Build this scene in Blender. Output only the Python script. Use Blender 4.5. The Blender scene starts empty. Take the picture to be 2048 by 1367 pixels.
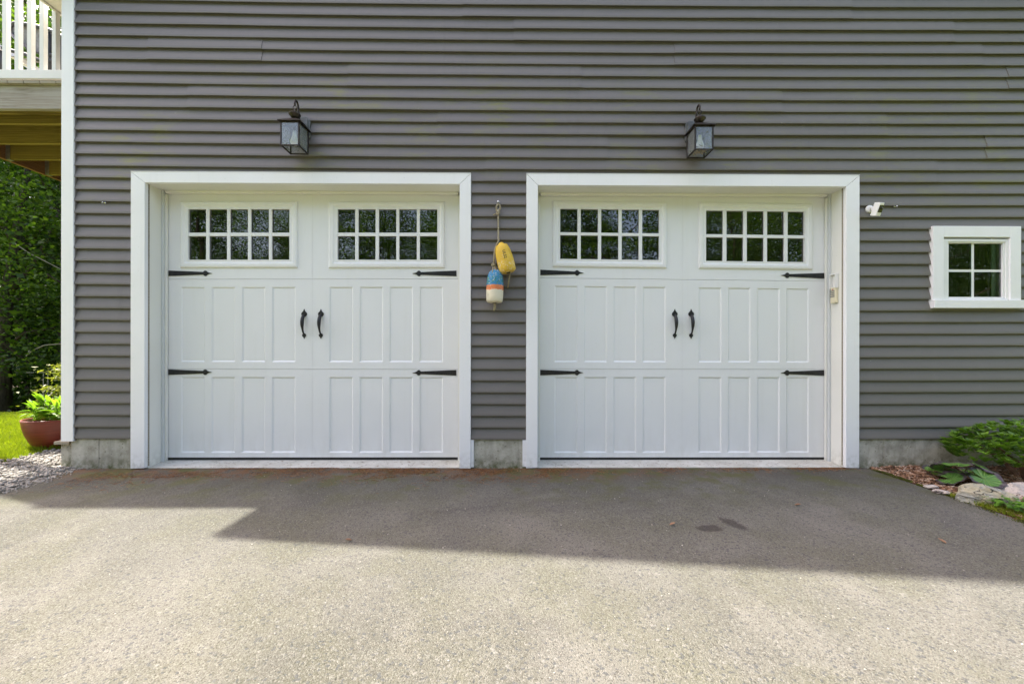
import bpy, math, random
import numpy as np
from mathutils import Vector, Matrix, Euler, noise as mn
random.seed(7); rng = np.random.default_rng(7)
R = math.radians
S = bpy.context.scene
C = S.collection

# ------------------------------------------------------------------ camera
F, D, HC = 796.4, 3.54, 1.022
YAW, ROLL, VY = 0.00841, 0.00142, 21.5
cd = bpy.data.cameras.new('camera'); cam = bpy.data.objects.new('camera', cd); C.objects.link(cam)
cd.sensor_width = 36; cd.lens = 36 * F / 2048; cd.shift_y = VY / 2048; cd.clip_start = .05; cd.clip_end = 800
cam.matrix_world = Matrix.Translation((0, -D, HC)) @ Matrix.Rotation(-YAW, 4, 'Z') @ Matrix.Rotation(R(90), 4, 'X') @ Matrix.Rotation(ROLL, 4, 'Z')
S.camera = cam
# ------------------------------------------------------------------ light
SUN = Vector((-.62, .245, 1)).normalized()
w = bpy.data.worlds.new('World'); S.world = w; w.use_nodes = True
nt = w.node_tree; nt.nodes.clear()
sky = nt.nodes.new('ShaderNodeTexSky'); sky.sky_type = 'NISHITA'; sky.sun_disc = False
sky.sun_elevation = math.asin(SUN.z); sky.sun_rotation = math.atan2(SUN.x, SUN.y)
sky.air_density = .9; sky.dust_density = 3.0; sky.ozone_density = .8
bg = nt.nodes.new('ShaderNodeBackground'); bg.inputs['Strength'].default_value = .15
wo = nt.nodes.new('ShaderNodeOutputWorld')
tn = nt.nodes.new('ShaderNodeMix'); tn.data_type = 'RGBA'; tn.blend_type = 'MULTIPLY'; tn.inputs[0].default_value = 1
tn.inputs[7].default_value = (1.15, .995, .885, 1)   # warm tint on the sky colour, in place of a white balance
nt.links.new(sky.outputs[0], tn.inputs[6]); nt.links.new(tn.outputs[2], bg.inputs[0]); nt.links.new(bg.outputs[0], wo.inputs[0])
sd = bpy.data.lights.new('sun', 'SUN'); sd.energy = 3.05; sd.angle = R(.8); sd.color = (1, .965, .885)
so = bpy.data.objects.new('sun', sd); C.objects.link(so); so.rotation_euler = SUN.to_track_quat('Z', 'Y').to_euler()
vs = S.view_settings; vs.view_transform = 'Standard'; vs.look = 'None'; vs.gamma = 1; vs.exposure = 2.25; vs.use_curve_mapping = False
S.cycles.max_bounces = 8; S.cycles.transparent_max_bounces = 16; S.cycles.diffuse_bounces = 4

# ------------------------------------------------------------------ helpers
def at(px, py, Y=None, Z=None):
    """photo pixel -> point on the plane y=Y or z=Z"""
    u = px - 1024; v = py - 683.5 - VY
    c, s = math.cos(ROLL), math.sin(ROLL)
    a = (c * u + s * v) / F; b = (-s * u + c * v) / F
    X = a * math.cos(YAW) + math.sin(YAW); Yd = -a * math.sin(YAW) + math.cos(YAW); Zd = -b
    t = (Y + D) / Yd if Y is not None else (Z - HC) / Zd
    return Vector((X * t, Yd * t - D, HC + Zd * t))

class MB:
    def __init__(s): s.v = []; s.f = []
    def add(s, vs_, fs_):
        n = len(s.v); s.v += [tuple(p) for p in vs_]; s.f += [tuple(i + n for i in f) for f in fs_]; return s
    def box(s, x0, x1, y0, y1, z0, z1):
        return s.add([(x0,y0,z0),(x1,y0,z0),(x1,y1,z0),(x0,y1,z0),(x0,y0,z1),(x1,y0,z1),(x1,y1,z1),(x0,y1,z1)],
                     [(0,3,2,1),(4,5,6,7),(0,1,5,4),(1,2,6,5),(2,3,7,6),(3,0,4,7)])
    def prism(s, poly, y0, y1):  # poly in (x,z), extruded along y ; ccw seen from -y
        n = len(poly)
        vs_ = [(x, y0, z) for x, z in poly] + [(x, y1, z) for x, z in poly]
        return s.add(vs_, [tuple(range(n)), tuple(range(2*n-1, n-1, -1))] + [(i, i+n, (i+1) % n + n, (i+1) % n) for i in range(n)])
    def tube(s, path, r, seg=8, cap=True):
        path = [Vector(p) for p in path]; n = len(path); rs = r if isinstance(r, (list, tuple)) else [r] * n
        prev = None; base = len(s.v)
        for i, p in enumerate(path):
            t = (path[min(i+1, n-1)] - path[max(i-1, 0)]).normalized()
            if prev is None:
                a = t.orthogonal().normalized()
            else:
                a = (prev - t * prev.dot(t)).normalized()
            prev = a; b = t.cross(a)
            for k in range(seg):
                th = 2 * math.pi * k / seg
                s.v.append(tuple(p + (a * math.cos(th) + b * math.sin(th)) * rs[i]))
        for i in range(n - 1):
            for k in range(seg):
                k2 = (k + 1) % seg
                s.f.append((base+i*seg+k, base+i*seg+k2, base+(i+1)*seg+k2, base+(i+1)*seg+k))
        if cap:
            s.f.append(tuple(base + k for k in range(seg))[::-1]); s.f.append(tuple(base + (n-1)*seg + k for k in range(seg)))
        return s
    def lathe(s, prof, seg=24, M=Matrix()):
        base = len(s.v)
        for r, z in prof:
            for k in range(seg):
                th = 2 * math.pi * k / seg
                s.v.append(tuple(M @ Vector((r * math.cos(th), r * math.sin(th), z))))
        for i in range(len(prof) - 1):
            for k in range(seg):
                k2 = (k + 1) % seg
                s.f.append((base+i*seg+k, base+i*seg+k2, base+(i+1)*seg+k2, base+(i+1)*seg+k))
        return s
    def build(s, name, mat, parent=None, smooth=False, bevel=0, stuff=False, label=None, seg=2):
        me = bpy.data.meshes.new(name); me.from_pydata(s.v, [], s.f); me.update()
        if smooth:
            for p in me.polygons: p.use_smooth = True
        return obj(name, me, mat, parent, bevel, stuff, label, seg)

def obj(name, me, mat, parent=None, bevel=0, stuff=False, label=None, seg=2):
    if mat is not None and not me.materials: me.materials.append(mat)
    o = bpy.data.objects.new(name, me); C.objects.link(o)
    if parent is not None: par(o, parent)
    if bevel:
        m = o.modifiers.new('bevel', 'BEVEL'); m.width = bevel; m.segments = seg; m.limit_method = 'ANGLE'; m.harden_normals = False
    if stuff: o['kind'] = 'stuff'
    if label: o['label'] = label
    return o
def par(o, p):
    o.parent = p
    q = p; loc = Vector((0, 0, 0))
    while q is not None:
        loc = loc + Vector(q.location); q = q.parent
        break
    # all parents here are either unrotated roots or parts at world origin
    tot = Vector(TOT.get(p.name, (0, 0, 0)))
    o.matrix_parent_inverse = Matrix.Translation(-tot) if p.name in TOT else Matrix()
TOT = {}
def thing(name, label, cat, loc, group=None):
    o = bpy.data.objects.new(name, None); C.objects.link(o); o.location = loc; o.empty_display_size = .1
    TOT[o.name] = tuple(loc)
    o['label'] = label; o['category'] = cat
    if group: o['group'] = group
    return o
def tag(o, label, cat, group=None):
    o['label'] = label; o['category'] = cat
    if group: o['group'] = group
    return o
def struct(o): o['kind'] = 'structure'; return o
def npmesh(name, V, Fq, smooth=False):
    """V (n,3) array; Fq (m,k) int array"""
    me = bpy.data.meshes.new(name); k = Fq.shape[1]
    me.vertices.add(len(V)); me.vertices.foreach_set('co', np.ascontiguousarray(V, dtype=np.float32).ravel())
    me.loops.add(Fq.size); me.loops.foreach_set('vertex_index', np.ascontiguousarray(Fq, dtype=np.int32).ravel())
    me.polygons.add(len(Fq)); me.polygons.foreach_set('loop_start', np.arange(0, Fq.size, k, dtype=np.int32))
    try: me.polygons.foreach_set('loop_total', np.full(len(Fq), k, dtype=np.int32))
    except Exception: pass
    if smooth: me.polygons.foreach_set('use_smooth', np.ones(len(Fq), dtype=bool))
    me.update(calc_edges=True); me.validate()
    return me
def copy_tree(o, par_=None):
    c = o.copy(); C.objects.link(c)
    if par_ is not None:
        c.parent = par_; c.matrix_parent_inverse = o.matrix_parent_inverse.copy()
    for ch in list(o.children): copy_tree(ch, c)
    return c

# ------------------------------------------------------------------ materials
class NT:
    def __init__(s, name):
        s.m = bpy.data.materials.new(name); s.m.use_nodes = True; s.t = s.m.node_tree; s.n = s.t.nodes
        s.b = s.n['Principled BSDF']; s.out = s.n['Material Output']
    def new(s, ty, **k):
        n = s.n.new(ty)
        for a, v in k.items(): setattr(n, a, v)
        return n
    def L(s, a, b): s.t.links.new(a, b)
    def coord(s, obj_=True):
        if not hasattr(s, '_c'):
            s._c = s.new('ShaderNodeTexCoord') if obj_ else s.new('ShaderNodeNewGeometry')
        return s._c.outputs['Object'] if obj_ else s._c.outputs['Position']
    def pos(s):
        if not hasattr(s, '_p'): s._p = s.new('ShaderNodeNewGeometry')
        return s._p.outputs['Position']
    def mapv(s, scale, src=None):
        n = s.new('ShaderNodeMapping'); n.inputs['Scale'].default_value = scale
        s.L(src or s.pos(), n.inputs['Vector']); return n.outputs[0]
    def noise(s, scale, detail=4, rough=.55, vec=None, dist=0):
        n = s.new('ShaderNodeTexNoise'); n.inputs['Scale'].default_value = scale; n.inputs['Detail'].default_value = detail
        n.inputs['Roughness'].default_value = rough; n.inputs['Distortion'].default_value = dist
        s.L(vec or s.pos(), n.inputs['Vector']); return n.outputs['Fac']
    def vor(s, scale, feature='F1', vec=None, out='Distance'):
        n = s.new('ShaderNodeTexVoronoi'); n.feature = feature; n.inputs['Scale'].default_value = scale
        s.L(vec or s.pos(), n.inputs['Vector']); return n.outputs[out]
    def ramp(s, fac, stops, interp='LINEAR'):
        n = s.new('ShaderNodeValToRGB'); n.color_ramp.interpolation = interp; e = n.color_ramp.elements
        while len(e) < len(stops): e.new(.5)
        for i, (p, c) in enumerate(stops):
            e[i].position = p; e[i].color = (c if isinstance(c, tuple) else (c, c, c)) + (1,) if not (isinstance(c, tuple) and len(c) == 4) else c
        s.L(fac, n.inputs[0]); return n.outputs[0]
    def mix(s, fac, a, b, mode='MIX'):
        n = s.new('ShaderNodeMix'); n.data_type = 'RGBA'; n.blend_type = mode
        for sock, v in ((n.inputs[0], fac), (n.inputs[6], a), (n.inputs[7], b)):
            if isinstance(v, (int, float)): sock.default_value = v
            elif isinstance(v, tuple): sock.default_value = v + (1,)
            else: s.L(v, sock)
        return n.outputs[2]
    def math(s, op, a, b=0.0, clamp=False):
        n = s.new('ShaderNodeMath'); n.operation = op; n.use_clamp = clamp
        for sock, v in ((n.inputs[0], a), (n.inputs[1], b)):
            if isinstance(v, (int, float)): sock.default_value = v
            else: s.L(v, sock)
        return n.outputs[0]
    def mrange(s, v, a, b, c=0, d=1):
        n = s.new('ShaderNodeMapRange'); s.L(v, n.inputs[0])
        for i, x in zip((1, 2, 3, 4), (a, b, c, d)): n.inputs[i].default_value = x
        return n.outputs[0]
    def sep(s, src=None):
        n = s.new('ShaderNodeSeparateXYZ'); s.L(src or s.pos(), n.inputs[0]); return n.outputs
    def bump(s, h, strength=.3, dist=.01):
        n = s.new('ShaderNodeBump'); n.inputs['Strength'].default_value = strength; n.inputs['Distance'].default_value = dist
        s.L(h, n.inputs['Height']); s.L(n.outputs[0], s.b.inputs['Normal'])
    def col(s, c):
        if isinstance(c, tuple): s.b.inputs['Base Color'].default_value = c + (1,)
        else: s.L(c, s.b.inputs['Base Color'])
        return s
    def set(s, rough=.5, metal=0, spec=.5):
        s.b.inputs['Roughness'].default_value = rough; s.b.inputs['Metallic'].default_value = metal
        s.b.inputs['Specular IOR Level'].default_value = spec; return s
    def rand(s):
        if not hasattr(s, '_o'): s._o = s.new('ShaderNodeObjectInfo')
        return s._o.outputs['Random']
    def island(s):
        if not hasattr(s, '_p'): s._p = s.new('ShaderNodeNewGeometry')
        return s._p.outputs['Random Per Island']

M = {}
def simple(name, c, rough=.5, metal=0, var=.08, scale=8, spec=.5, bump=0, bscale=200):
    t = NT(name); n = t.noise(scale, 5)
    lo = tuple(x * (1 - var) for x in c); hi = tuple(min(1, x * (1 + var)) for x in c)
    t.col(t.ramp(n, [(.3, lo), (.7, hi)])).set(rough, metal, spec)
    if bump: t.bump(t.noise(bscale, 3), bump, .002)
    M[name] = t.m; return t

# white painted trim with small dirt specks and faint drips
def trimmat(name, c, dirt=.35):
    t = NT(name)
    n = t.noise(1.6, 6, .6); sp = t.noise(95, 2, .5); st = t.noise(1, 5, .6, t.mapv((26, 26, 1.3)))
    base = t.mix(t.ramp(n, [(.35, 0.0), (.75, 1.0)]), c, tuple(x * y for x, y in zip(c, (.955, .955, .93))))
    base = t.mix(t.ramp(sp, [(.735, 0.0), (.76, dirt)]), base, (.25, .23, .18))
    base = t.mix(t.ramp(st, [(.56, 0.0), (.85, dirt * .28)]), base, (.42, .40, .30))
    z = t.sep()[2]; low = t.math('MULTIPLY', t.mrange(z, .16, .0), t.ramp(t.noise(24, 4), [(.42, 0.0), (.72, 1.0)]))
    base = t.mix(t.math('MULTIPLY', low, .55), base, (.28, .27, .19))
    t.col(base).set(.42, 0, .45); t.bump(t.noise(60, 3), .06, .002); M[name] = t.m
trimmat('white_trim', (.86, .86, .87)); trimmat('cream_jamb', (.79, .785, .73), .45); trimmat('rail_white', (.80, .795, .775), .2)
# garage door : embossed steel, faint horizontal grain
t = NT('door_paint')
g = t.noise(1, 5, .6, t.mapv((5, 5, 260))); n = t.noise(2.2, 5)
b = t.mix(t.ramp(n, [(.3, 0.0), (.75, 1.0)]), (.80, .805, .80), (.775, .78, .772))
b = t.mix(t.ramp(t.noise(120, 2), [(.74, 0.0), (.77, .5)]), b, (.35, .34, .28))
b = t.mix(t.math('MULTIPLY', t.mrange(t.sep()[2], .35, .03), t.ramp(t.noise(1, 5, .65, t.mapv((9, 9, 3))), [(.4, 0.0), (.75, .35)])), b, (.50, .47, .40))
b = t.mix(t.ramp(t.noise(1, 5, .6, t.mapv((11, 11, .8))), [(.55, 0.0), (.85, .22)]), b, (.62, .61, .54))
t.col(b).set(.38, 0, .5); t.bump(g, .12, .0025); M['door_paint'] = t.m
simple('frame_white', (.82, .82, .81), .35, var=.02)
simple('rubber', (.015, .015, .015), .6)
simple('vinyl_grey', (.60, .62, .62), .4, var=.05, scale=3)
simple('iron', (.018, .018, .020), .45, .3, .3, 40, bump=.3)
simple('seam', (.66, .66, .64), .6)
# vinyl siding
t = NT('vinyl_siding')
s3 = t.sep(); n1 = t.noise(.55, 4); n2 = t.noise(1, 6, .6, t.mapv((7, 7, 1.2))); n3 = t.noise(1, 4, .6, t.mapv((3.5, 3.5, 14)))
brown, grey = (.148, .136, .134), (.186, .173, .176)
b = t.mix(t.mrange(s3[2], .3, 3.0), (.132, .122, .112), (.166, .152, .150))
b = t.mix(t.math('MULTIPLY', t.mrange(s3[0], -.5, 4.0), .8), b, (.152, .146, .118))
b = t.mix(t.ramp(n1, [(.35, 0.0), (.7, .35)]), b, (.135, .128, .118))
b = t.mix(t.ramp(n2, [(.5, 0.0), (.8, .35)]), b, (.185, .175, .162))
b = t.mix(t.ramp(t.noise(1, 6, .6, t.mapv((22, 22, 1.0))), [(.58, 0.0), (.8, .30)]), b, (.105, .098, .086))
b = t.mix(t.math('MULTIPLY', t.rand(), .38), b, (.190, .176, .168))
# algae, faint yellow green, in the band above the doors
al = t.math('MULTIPLY', t.ramp(n3, [(.48, 0.0), (.64, 1.0)]), t.ramp(t.noise(1.1, 5, .6), [(.47, 0.0), (.66, 1.0)]))
band = t.math('MULTIPLY', t.mrange(s3[2], 2.2, 2.6), t.mrange(s3[2], 3.7, 3.2))
b = t.mix(t.math('MULTIPLY', t.math('MULTIPLY', al, band), .95), b, (.20, .20, .075))
b = t.mix(t.ramp(t.noise(45, 3, .6), [(.70, 0.0), (.76, .5)]), b, (.30, .29, .27))
t.col(b).set(.52, 0, .35)
t.bump(t.math('ADD', t.noise(1, 4, .6, t.mapv((6, 6, 220))), t.noise(2.5, 3)), .16, .003); M['vinyl_siding'] = t.m
# concrete foundation
t = NT('foundation_concrete')
s3 = t.sep(); n = t.noise(7, 8, .65); sp = t.noise(60, 4)
b = t.ramp(n, [(.3, (.25, .235, .185)), (.5, (.43, .41, .34)), (.72, (.60, .58, .50))])
b = t.mix(t.ramp(sp, [(.63, 0.0), (.70, .75)]), b, (.10, .095, .07))
b = t.mix(t.ramp(t.noise(1, 5, .6, t.mapv((18, 18, 2))), [(.5, 0.0), (.75, .5)]), b, (.20, .19, .15))
mo = t.math('MULTIPLY', t.mrange(s3[2], .11, .0), t.ramp(t.noise(22, 5, .65), [(.38, 0.0), (.62, 1.0)]))
b = t.mix(mo, b, (.085, .095, .030))
mo2 = t.math('MULTIPLY', t.mrange(s3[2], .19, .245), t.ramp(t.noise(16, 4), [(.5, 0.0), (.7, .6)]))
b = t.mix(mo2, b, (.11, .12, .04))
t.col(b).set(.9, 0, .2); t.bump(t.math('SUBTRACT', t.noise(40, 6), t.ramp(sp, [(.63, 0.0), (.7, 1.0)])), .5, .006); M['foundation_concrete'] = t.m
t = NT('apron_concrete')
b = t.ramp(t.noise(5, 7, .65), [(.3, (.42, .40, .34)), (.7, (.62, .60, .54))])
b = t.mix(t.ramp(t.noise(26, 5, .7), [(.60, 0.0), (.68, .65)]), b, (.17, .13, .09))
t.col(b).set(.85, 0, .3); t.bump(t.noise(50, 6), .3, .004); M['apron_concrete'] = t.m
# asphalt
t = NT('asphalt')
s3 = t.sep()
big = t.noise(.45, 5, .6); med = t.noise(2.2, 5, .6)
cellc = t.vor(210, out='Color'); cs = t.new('ShaderNodeSeparateColor'); t.L(cellc, cs.inputs[0])
cell2 = t.vor(105, out='Color'); cs2 = t.new('ShaderNodeSeparateColor'); t.L(cell2, cs2.inputs[0])
f1 = t.vor(210); f2 = t.vor(105)
b = t.mix(t.ramp(big, [(.38, 0.0), (.60, 1.0)]), (.092, .089, .073), (.155, .147, .126))
b = t.mix(t.ramp(t.noise(.9, 4, .6, t.mapv((1.6, .8, 1)), .8), [(.50, 0.0), (.64, .7)]), b, (.185, .172, .150))
b = t.mix(t.ramp(t.noise(.7, 5, .65, t.mapv((.8, 1.5, 1)), 1.2), [(.52, 0.0), (.66, .65)]), b, (.080, .075, .070))
b = t.mix(t.ramp(med, [(.42, 0.0), (.62, .6)]), b, (.104, .102, .066))
b = t.mix(t.ramp(cs.outputs[0], [(.0, .8), (.3, .0)]), b, (.048, .045, .036))
b = t.mix(t.ramp(cs.outputs[1], [(.6, .0), (1., .7)]), b, (.205, .196, .172))
b = t.mix(t.ramp(cs2.outputs[0], [(.90, .0), (.93, .65)]), b, (.058, .062, .066))
b = t.mix(t.ramp(cs2.outputs[1], [(.975, .0), (.985, .5)]), b, (.23, .22, .20))
b = t.mix(t.math('MULTIPLY', t.ramp(t.noise(400, 2), [(.35, .5), (.5, 0.0)]), 1.0), b, (.028, .025, .020))
# asphalt colour darkens towards the wall; moss and rusty needle dust over it
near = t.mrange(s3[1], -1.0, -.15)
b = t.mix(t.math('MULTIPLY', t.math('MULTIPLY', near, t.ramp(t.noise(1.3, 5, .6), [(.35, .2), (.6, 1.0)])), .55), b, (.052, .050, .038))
lft = t.mrange(s3[0], .8, -2.8)
ry = t.math('ADD', s3[1], t.math('MULTIPLY', t.noise(1.7, 3), .42))
rust = t.math('MULTIPLY', t.mrange(ry, -.20, .12), t.ramp(t.noise(9, 6, .7), [(.38, 0.0), (.56, 1.0)]))
rust = t.math('MULTIPLY', rust, t.mrange(s3[0], 2.2, .4, .15, 1))
b = t.mix(t.math('MULTIPLY', rust, .85), b, (.155, .075, .032))
moss = t.math('MULTIPLY', t.ramp(t.noise(3.4, 6, .65), [(.50, 0.0), (.60, 1.0)]), t.mrange(s3[1], -1.0, -.2))
b = t.mix(t.math('MULTIPLY', moss, .75), b, (.085, .090, .026))
# two oily stains
def spot(cx, cy, rx, ry_, ang):
    n = t.new('ShaderNodeMapping'); n.vector_type = 'TEXTURE'; n.inputs['Location'].default_value = (cx, cy, 0)
    n.inputs['Rotation'].default_value = (0, 0, ang); n.inputs['Scale'].default_value = (rx, ry_, 1)
    t.L(t.pos(), n.inputs['Vector']); l = t.new('ShaderNodeVectorMath'); l.operation = 'LENGTH'; t.L(n.outputs[0], l.inputs[0])
    v = t.math('ADD', l.outputs['Value'], t.math('MULTIPLY', t.math('SUBTRACT', t.noise(22, 4), .5), 1.3))
    return t.mrange(v, 1.1, .75)
for px, py, rx, ry_, ang in ((1418, 1056, .085, .045, .2), (1467, 1047, .04, .10, .35)):
    q = at(px, py, Z=0); b = t.mix(t.math('MULTIPLY', spot(q.x, q.y, rx, ry_, ang), .65), b, (.032, .024, .024))
t.col(b).set(.92, 0, .25)
h = t.math('ADD', t.math('MULTIPLY', f1, -1.0), t.math('MULTIPLY', f2, -.6))
t.bump(t.math('ADD', h, t.math('MULTIPLY', t.noise(260, 3), .35)), .7, .004); M['asphalt'] = t.m
# soil / lawn ground
t = NT('lawn_soil'); t.col(t.ramp(t.noise(5, 6), [(.3, (.08, .11, .012)), (.7, (.14, .17, .02))])).set(.95, 0, .1); t.bump(t.noise(60, 4), .6, .02); M['lawn_soil'] = t.m
t = NT('forest_floor'); t.col(t.ramp(t.noise(3, 6), [(.3, (.025, .02, .012)), (.7, (.06, .045, .025))])).set(.95, 0, .1); M['forest_floor'] = t.m
t = NT('bed_soil'); t.col(t.ramp(t.noise(30, 6), [(.3, (.06, .03, .018)), (.7, (.17, .085, .05))])).set(.95, 0, .1); t.bump(t.noise(70, 5), .7, .02); M['bed_soil'] = t.m
# leafy materials
def leafmat(name, lo, hi, tr=.45, rough=.5, big=.8, rnd='island'):
    t = NT(name); r = t.island() if rnd == 'island' else t.rand()
    b = t.mix(r, lo, hi); b = t.mix(t.ramp(t.noise(big, 3), [(.35, 0.0), (.65, .5)]), b, tuple(x * .6 for x in lo))
    t.col(b).set(rough, 0, .35)
    tb = t.new('ShaderNodeBsdfTranslucent'); t.L(t.mix(1.0, b, (1.5, 1.7, .5), 'MULTIPLY'), tb.inputs[0])
    mx = t.new('ShaderNodeMixShader'); mx.inputs[0].default_value = tr
    t.L(t.b.outputs[0], mx.inputs[1]); t.L(tb.outputs[0], mx.inputs[2]); t.L(mx.outputs[0], t.out.inputs[0]); M[name] = t.m
leafmat('leaf_forest', (.030, .075, .014), (.14, .22, .034), .55)
leafmat('leaf_forest_dark', (.018, .05, .012), (.09, .15, .028), .5)
leafmat('leaf_bright', (.10, .20, .03), (.19, .30, .05), .5)
leafmat('leaf_shrub', (.09, .18, .022), (.17, .30, .04), .35, .38, 6)  # darker leaf green: shade inside the shrub put into the colour
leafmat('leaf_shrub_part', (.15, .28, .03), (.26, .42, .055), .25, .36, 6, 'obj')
leafmat('leaf_pot', (.14, .26, .03), (.24, .36, .05), .5, .45, 5, 'obj')
leafmat('leaf_maple', (.10, .13, .02), (.26, .26, .08), .35)
leafmat('grass_blade', (.16, .21, .014), (.30, .34, .03), .4, .5, 1.2)
leafmat('moss', (.07, .085, .014), (.15, .155, .03), .2, .8, 12)
leafmat('clover', (.09, .20, .02), (.17, .33, .045), .3, .45, 9)
t = NT('bark'); t.col(t.ramp(t.noise(1, 6, .6, t.mapv((14, 14, 3))), [(.3, (.035, .028, .022)), (.7, (.12, .10, .08))])).set(.95, 0, .1); t.bump(t.noise(1, 5, .6, t.mapv((20, 20, 4))), .6, .02); M['bark'] = t.m
t = NT('stem_bark'); t.col(t.ramp(t.noise(40, 4), [(.3, (.10, .05, .03)), (.7, (.22, .12, .07))])).set(.9); M['stem_bark'] = t.m
t = NT('gravel_stone'); t.col(t.mix(t.island(), t.ramp(t.noise(60, 4), [(.3, (.29, .27, .235)), (.7, (.50, .475, .425))]), (.22, .20, .175))).set(.85, 0, .25); M['gravel_stone'] = t.m
t = NT('mulch_chip'); t.col(t.ramp(t.island(), [(0., (.07, .038, .022)), (.4, (.20, .105, .058)), (.75, (.36, .22, .14)), (1., (.52, .40, .31))])).set(.9, 0, .2); M['mulch_chip'] = t.m
t = NT('pine_needle'); t.col(t.ramp(t.island(), [(0., (.07, .035, .018)), (.5, (.20, .085, .03)), (1., (.33, .18, .08))])).set(.8, 0, .2); M['pine_needle'] = t.m
def rockmat(name, a, b_, c):
    t = NT(name); b = t.ramp(t.noise(9, 8, .65, dist=.6), [(.3, a), (.5, b_), (.7, c)])
    b = t.mix(t.ramp(t.noise(30, 6, .7), [(.60, 0.0), (.66, .7)]), b, tuple(x * .25 for x in b_))
    b = t.mix(t.ramp(t.noise(14, 3), [(.68, 0.0), (.72, .6)]), b, (.20, .22, .03))
    cr = t.math('ABSOLUTE', t.math('SUBTRACT', t.noise(3.2, 3, .5, t.mapv((1, 1, 1.8)), 1.2), .5)); ck = t.ramp(cr, [(.0, 1.0), (.012, 0.0)])
    b = t.mix(ck, b, tuple(x * .12 for x in b_)); t.col(b).set(.85, 0, .25); t.bump(t.math('SUBTRACT', t.noise(26, 8, .7), ck), .9, .02); M[name] = t.m
rockmat('boulder_tan', (.28, .24, .14), (.42, .38, .27), (.25, .28, .29)); rockmat('boulder_pink', (.46, .38, .33), (.56, .49, .43), (.33, .33, .33))
# deck timber
def wood(name, lo, hi, ax=(1.2, 22, 22), k=1.0, knots=(.02, .012, .004)):
    t = NT(name); v = t.mapv(ax)
    r = t.noise(1.0, 5, .6, v, 1.6); w_ = t.new('ShaderNodeTexWave'); w_.wave_type = 'BANDS'; w_.bands_direction = 'Z'
    w_.inputs['Scale'].default_value = 1.1; w_.inputs['Distortion'].default_value = 9; w_.inputs['Detail'].default_value = 3; w_.inputs['Detail Scale'].default_value = .6
    t.L(v, w_.inputs['Vector'])
    b = t.mix(t.ramp(w_.outputs['Fac'], [(.2, 0.0), (.8, 1.0)]), hi, lo); b = t.mix(t.ramp(r, [(.55, 0.0), (.75, .6)]), b, tuple(x * .45 for x in lo))
    b = t.mix(t.math('MULTIPLY', t.rand(), .3), b, tuple(x * .7 for x in hi))
    t.col(b).set(.8, 0, .25); t.bump(w_.outputs['Fac'], .3, .004); M[name] = t.m
wood('joist_timber', (.13, .085, .02), (.33, .245, .06)); 
t = NT('rim_timber_weathered'); v_ = t.mapv((1.3, 30, 30)); n_ = t.noise(1, 7, .62, v_, 2.2)
b = t.ramp(n_, [(.30, (.20, .165, .13)), (.48, (.34, .30, .26)), (.62, (.42, .39, .35)), (.75, (.24, .21, .18))])
b = t.mix(t.ramp(t.noise(3, 4), [(.4, 0.0), (.7, .5)]), b, (.45, .42, .39)); t.col(b).set(.85, 0, .2); t.bump(n_, .4, .004); M['rim_timber_weathered'] = t.m
wood('rim_timber_brown', (.16, .08, .035), (.30, .16, .07), (22, 1.2, 22))
wood('plank_weathered', (.25, .22, .17), (.42, .38, .30))
simple('zinc', (.45, .46, .45), .45, .8, .2, 30)
# glass (seen through, reflecting)
def glassmat(name, tint, ior, dirt=0.0):
    t = NT(name); t.n.remove(t.b)
    tr = t.new('ShaderNodeBsdfTransparent'); tr.inputs[0].default_value = tint + (1,)
    gl = t.new('ShaderNodeBsdfGlossy'); gl.inputs['Roughness'].default_value = .0; gl.inputs[0].default_value = (1, 1, 1, 1)
    fr = t.new('ShaderNodeFresnel'); fr.inputs[0].default_value = ior
    mx = t.new('ShaderNodeMixShader'); t.L(fr.outputs[0], mx.inputs[0]); t.L(tr.outputs[0], mx.inputs[1]); t.L(gl.outputs[0], mx.inputs[2])
    last = mx.outputs[0]
    if dirt:
        df = t.new('ShaderNodeBsdfDiffuse'); df.inputs[0].default_value = (.62, .64, .66, 1)
        m2 = t.new('ShaderNodeMixShader'); t.L(t.ramp(t.noise(18, 4), [(.2, dirt * .5), (.8, dirt * 1.5)]), m2.inputs[0]); t.L(last, m2.inputs[1]); t.L(df.outputs[0], m2.inputs[2]); last = m2.outputs[0]
    t.L(last, t.out.inputs[0]); M[name] = t.m
glassmat('pane_glass', (.5, .52, .5), 1.95); glassmat('window_glass', (.62, .80, .70), 1.85); glassmat('lantern_glass', (.93, .95, .94), 1.45, .10)
simple('interior_grey', (.05, .05, .048), .9); simple('curtain', (.75, .82, .76), .9, var=.1, scale=20)
t = simple('bronze', (.055, .045, .038), .42, .75, .5, 30, bump=.2, bscale=150)
simple('bronze_pale', (.20, .165, .145), .5, .5, .4, 25); simple('plate_grey', (.16, .165, .16), .5, .5, .35, 20)
simple('bulb_white', (.78, .77, .73), .35, var=.06); simple('nest', (.32, .27, .19), .95, var=.6, scale=70)
simple('plastic_white', (.80, .80, .77), .3, var=.02); simple('plastic_dark', (.02, .02, .02), .12); simple('lens_black', (.005, .005, .006), .05)
simple('keypad_cream', (.72, .66, .46), .45, var=.04); simple('key_grey', (.20, .20, .20), .5); simple('key_red', (.45, .08, .06), .5)
t = NT('steel'); t.col((.65, .66, .68)).set(.25, 1); M['steel'] = t.m
simple('rope', (.30, .26, .17), .9, var=.35, scale=180, bump=.5, bscale=400)
simple('stick', (.25, .21, .12), .9, var=.3, scale=60)
t = NT('buoy_yellow'); b = t.ramp(t.noise(14, 5), [(.3, (.62, .38, .02)), (.7, (.74, .50, .05))])
b = t.mix(t.ramp(t.noise(30, 6, .7), [(.60, 0.0), (.66, .8)]), b, (.68, .62, .42))
lowz = t.sep()[2]
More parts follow.
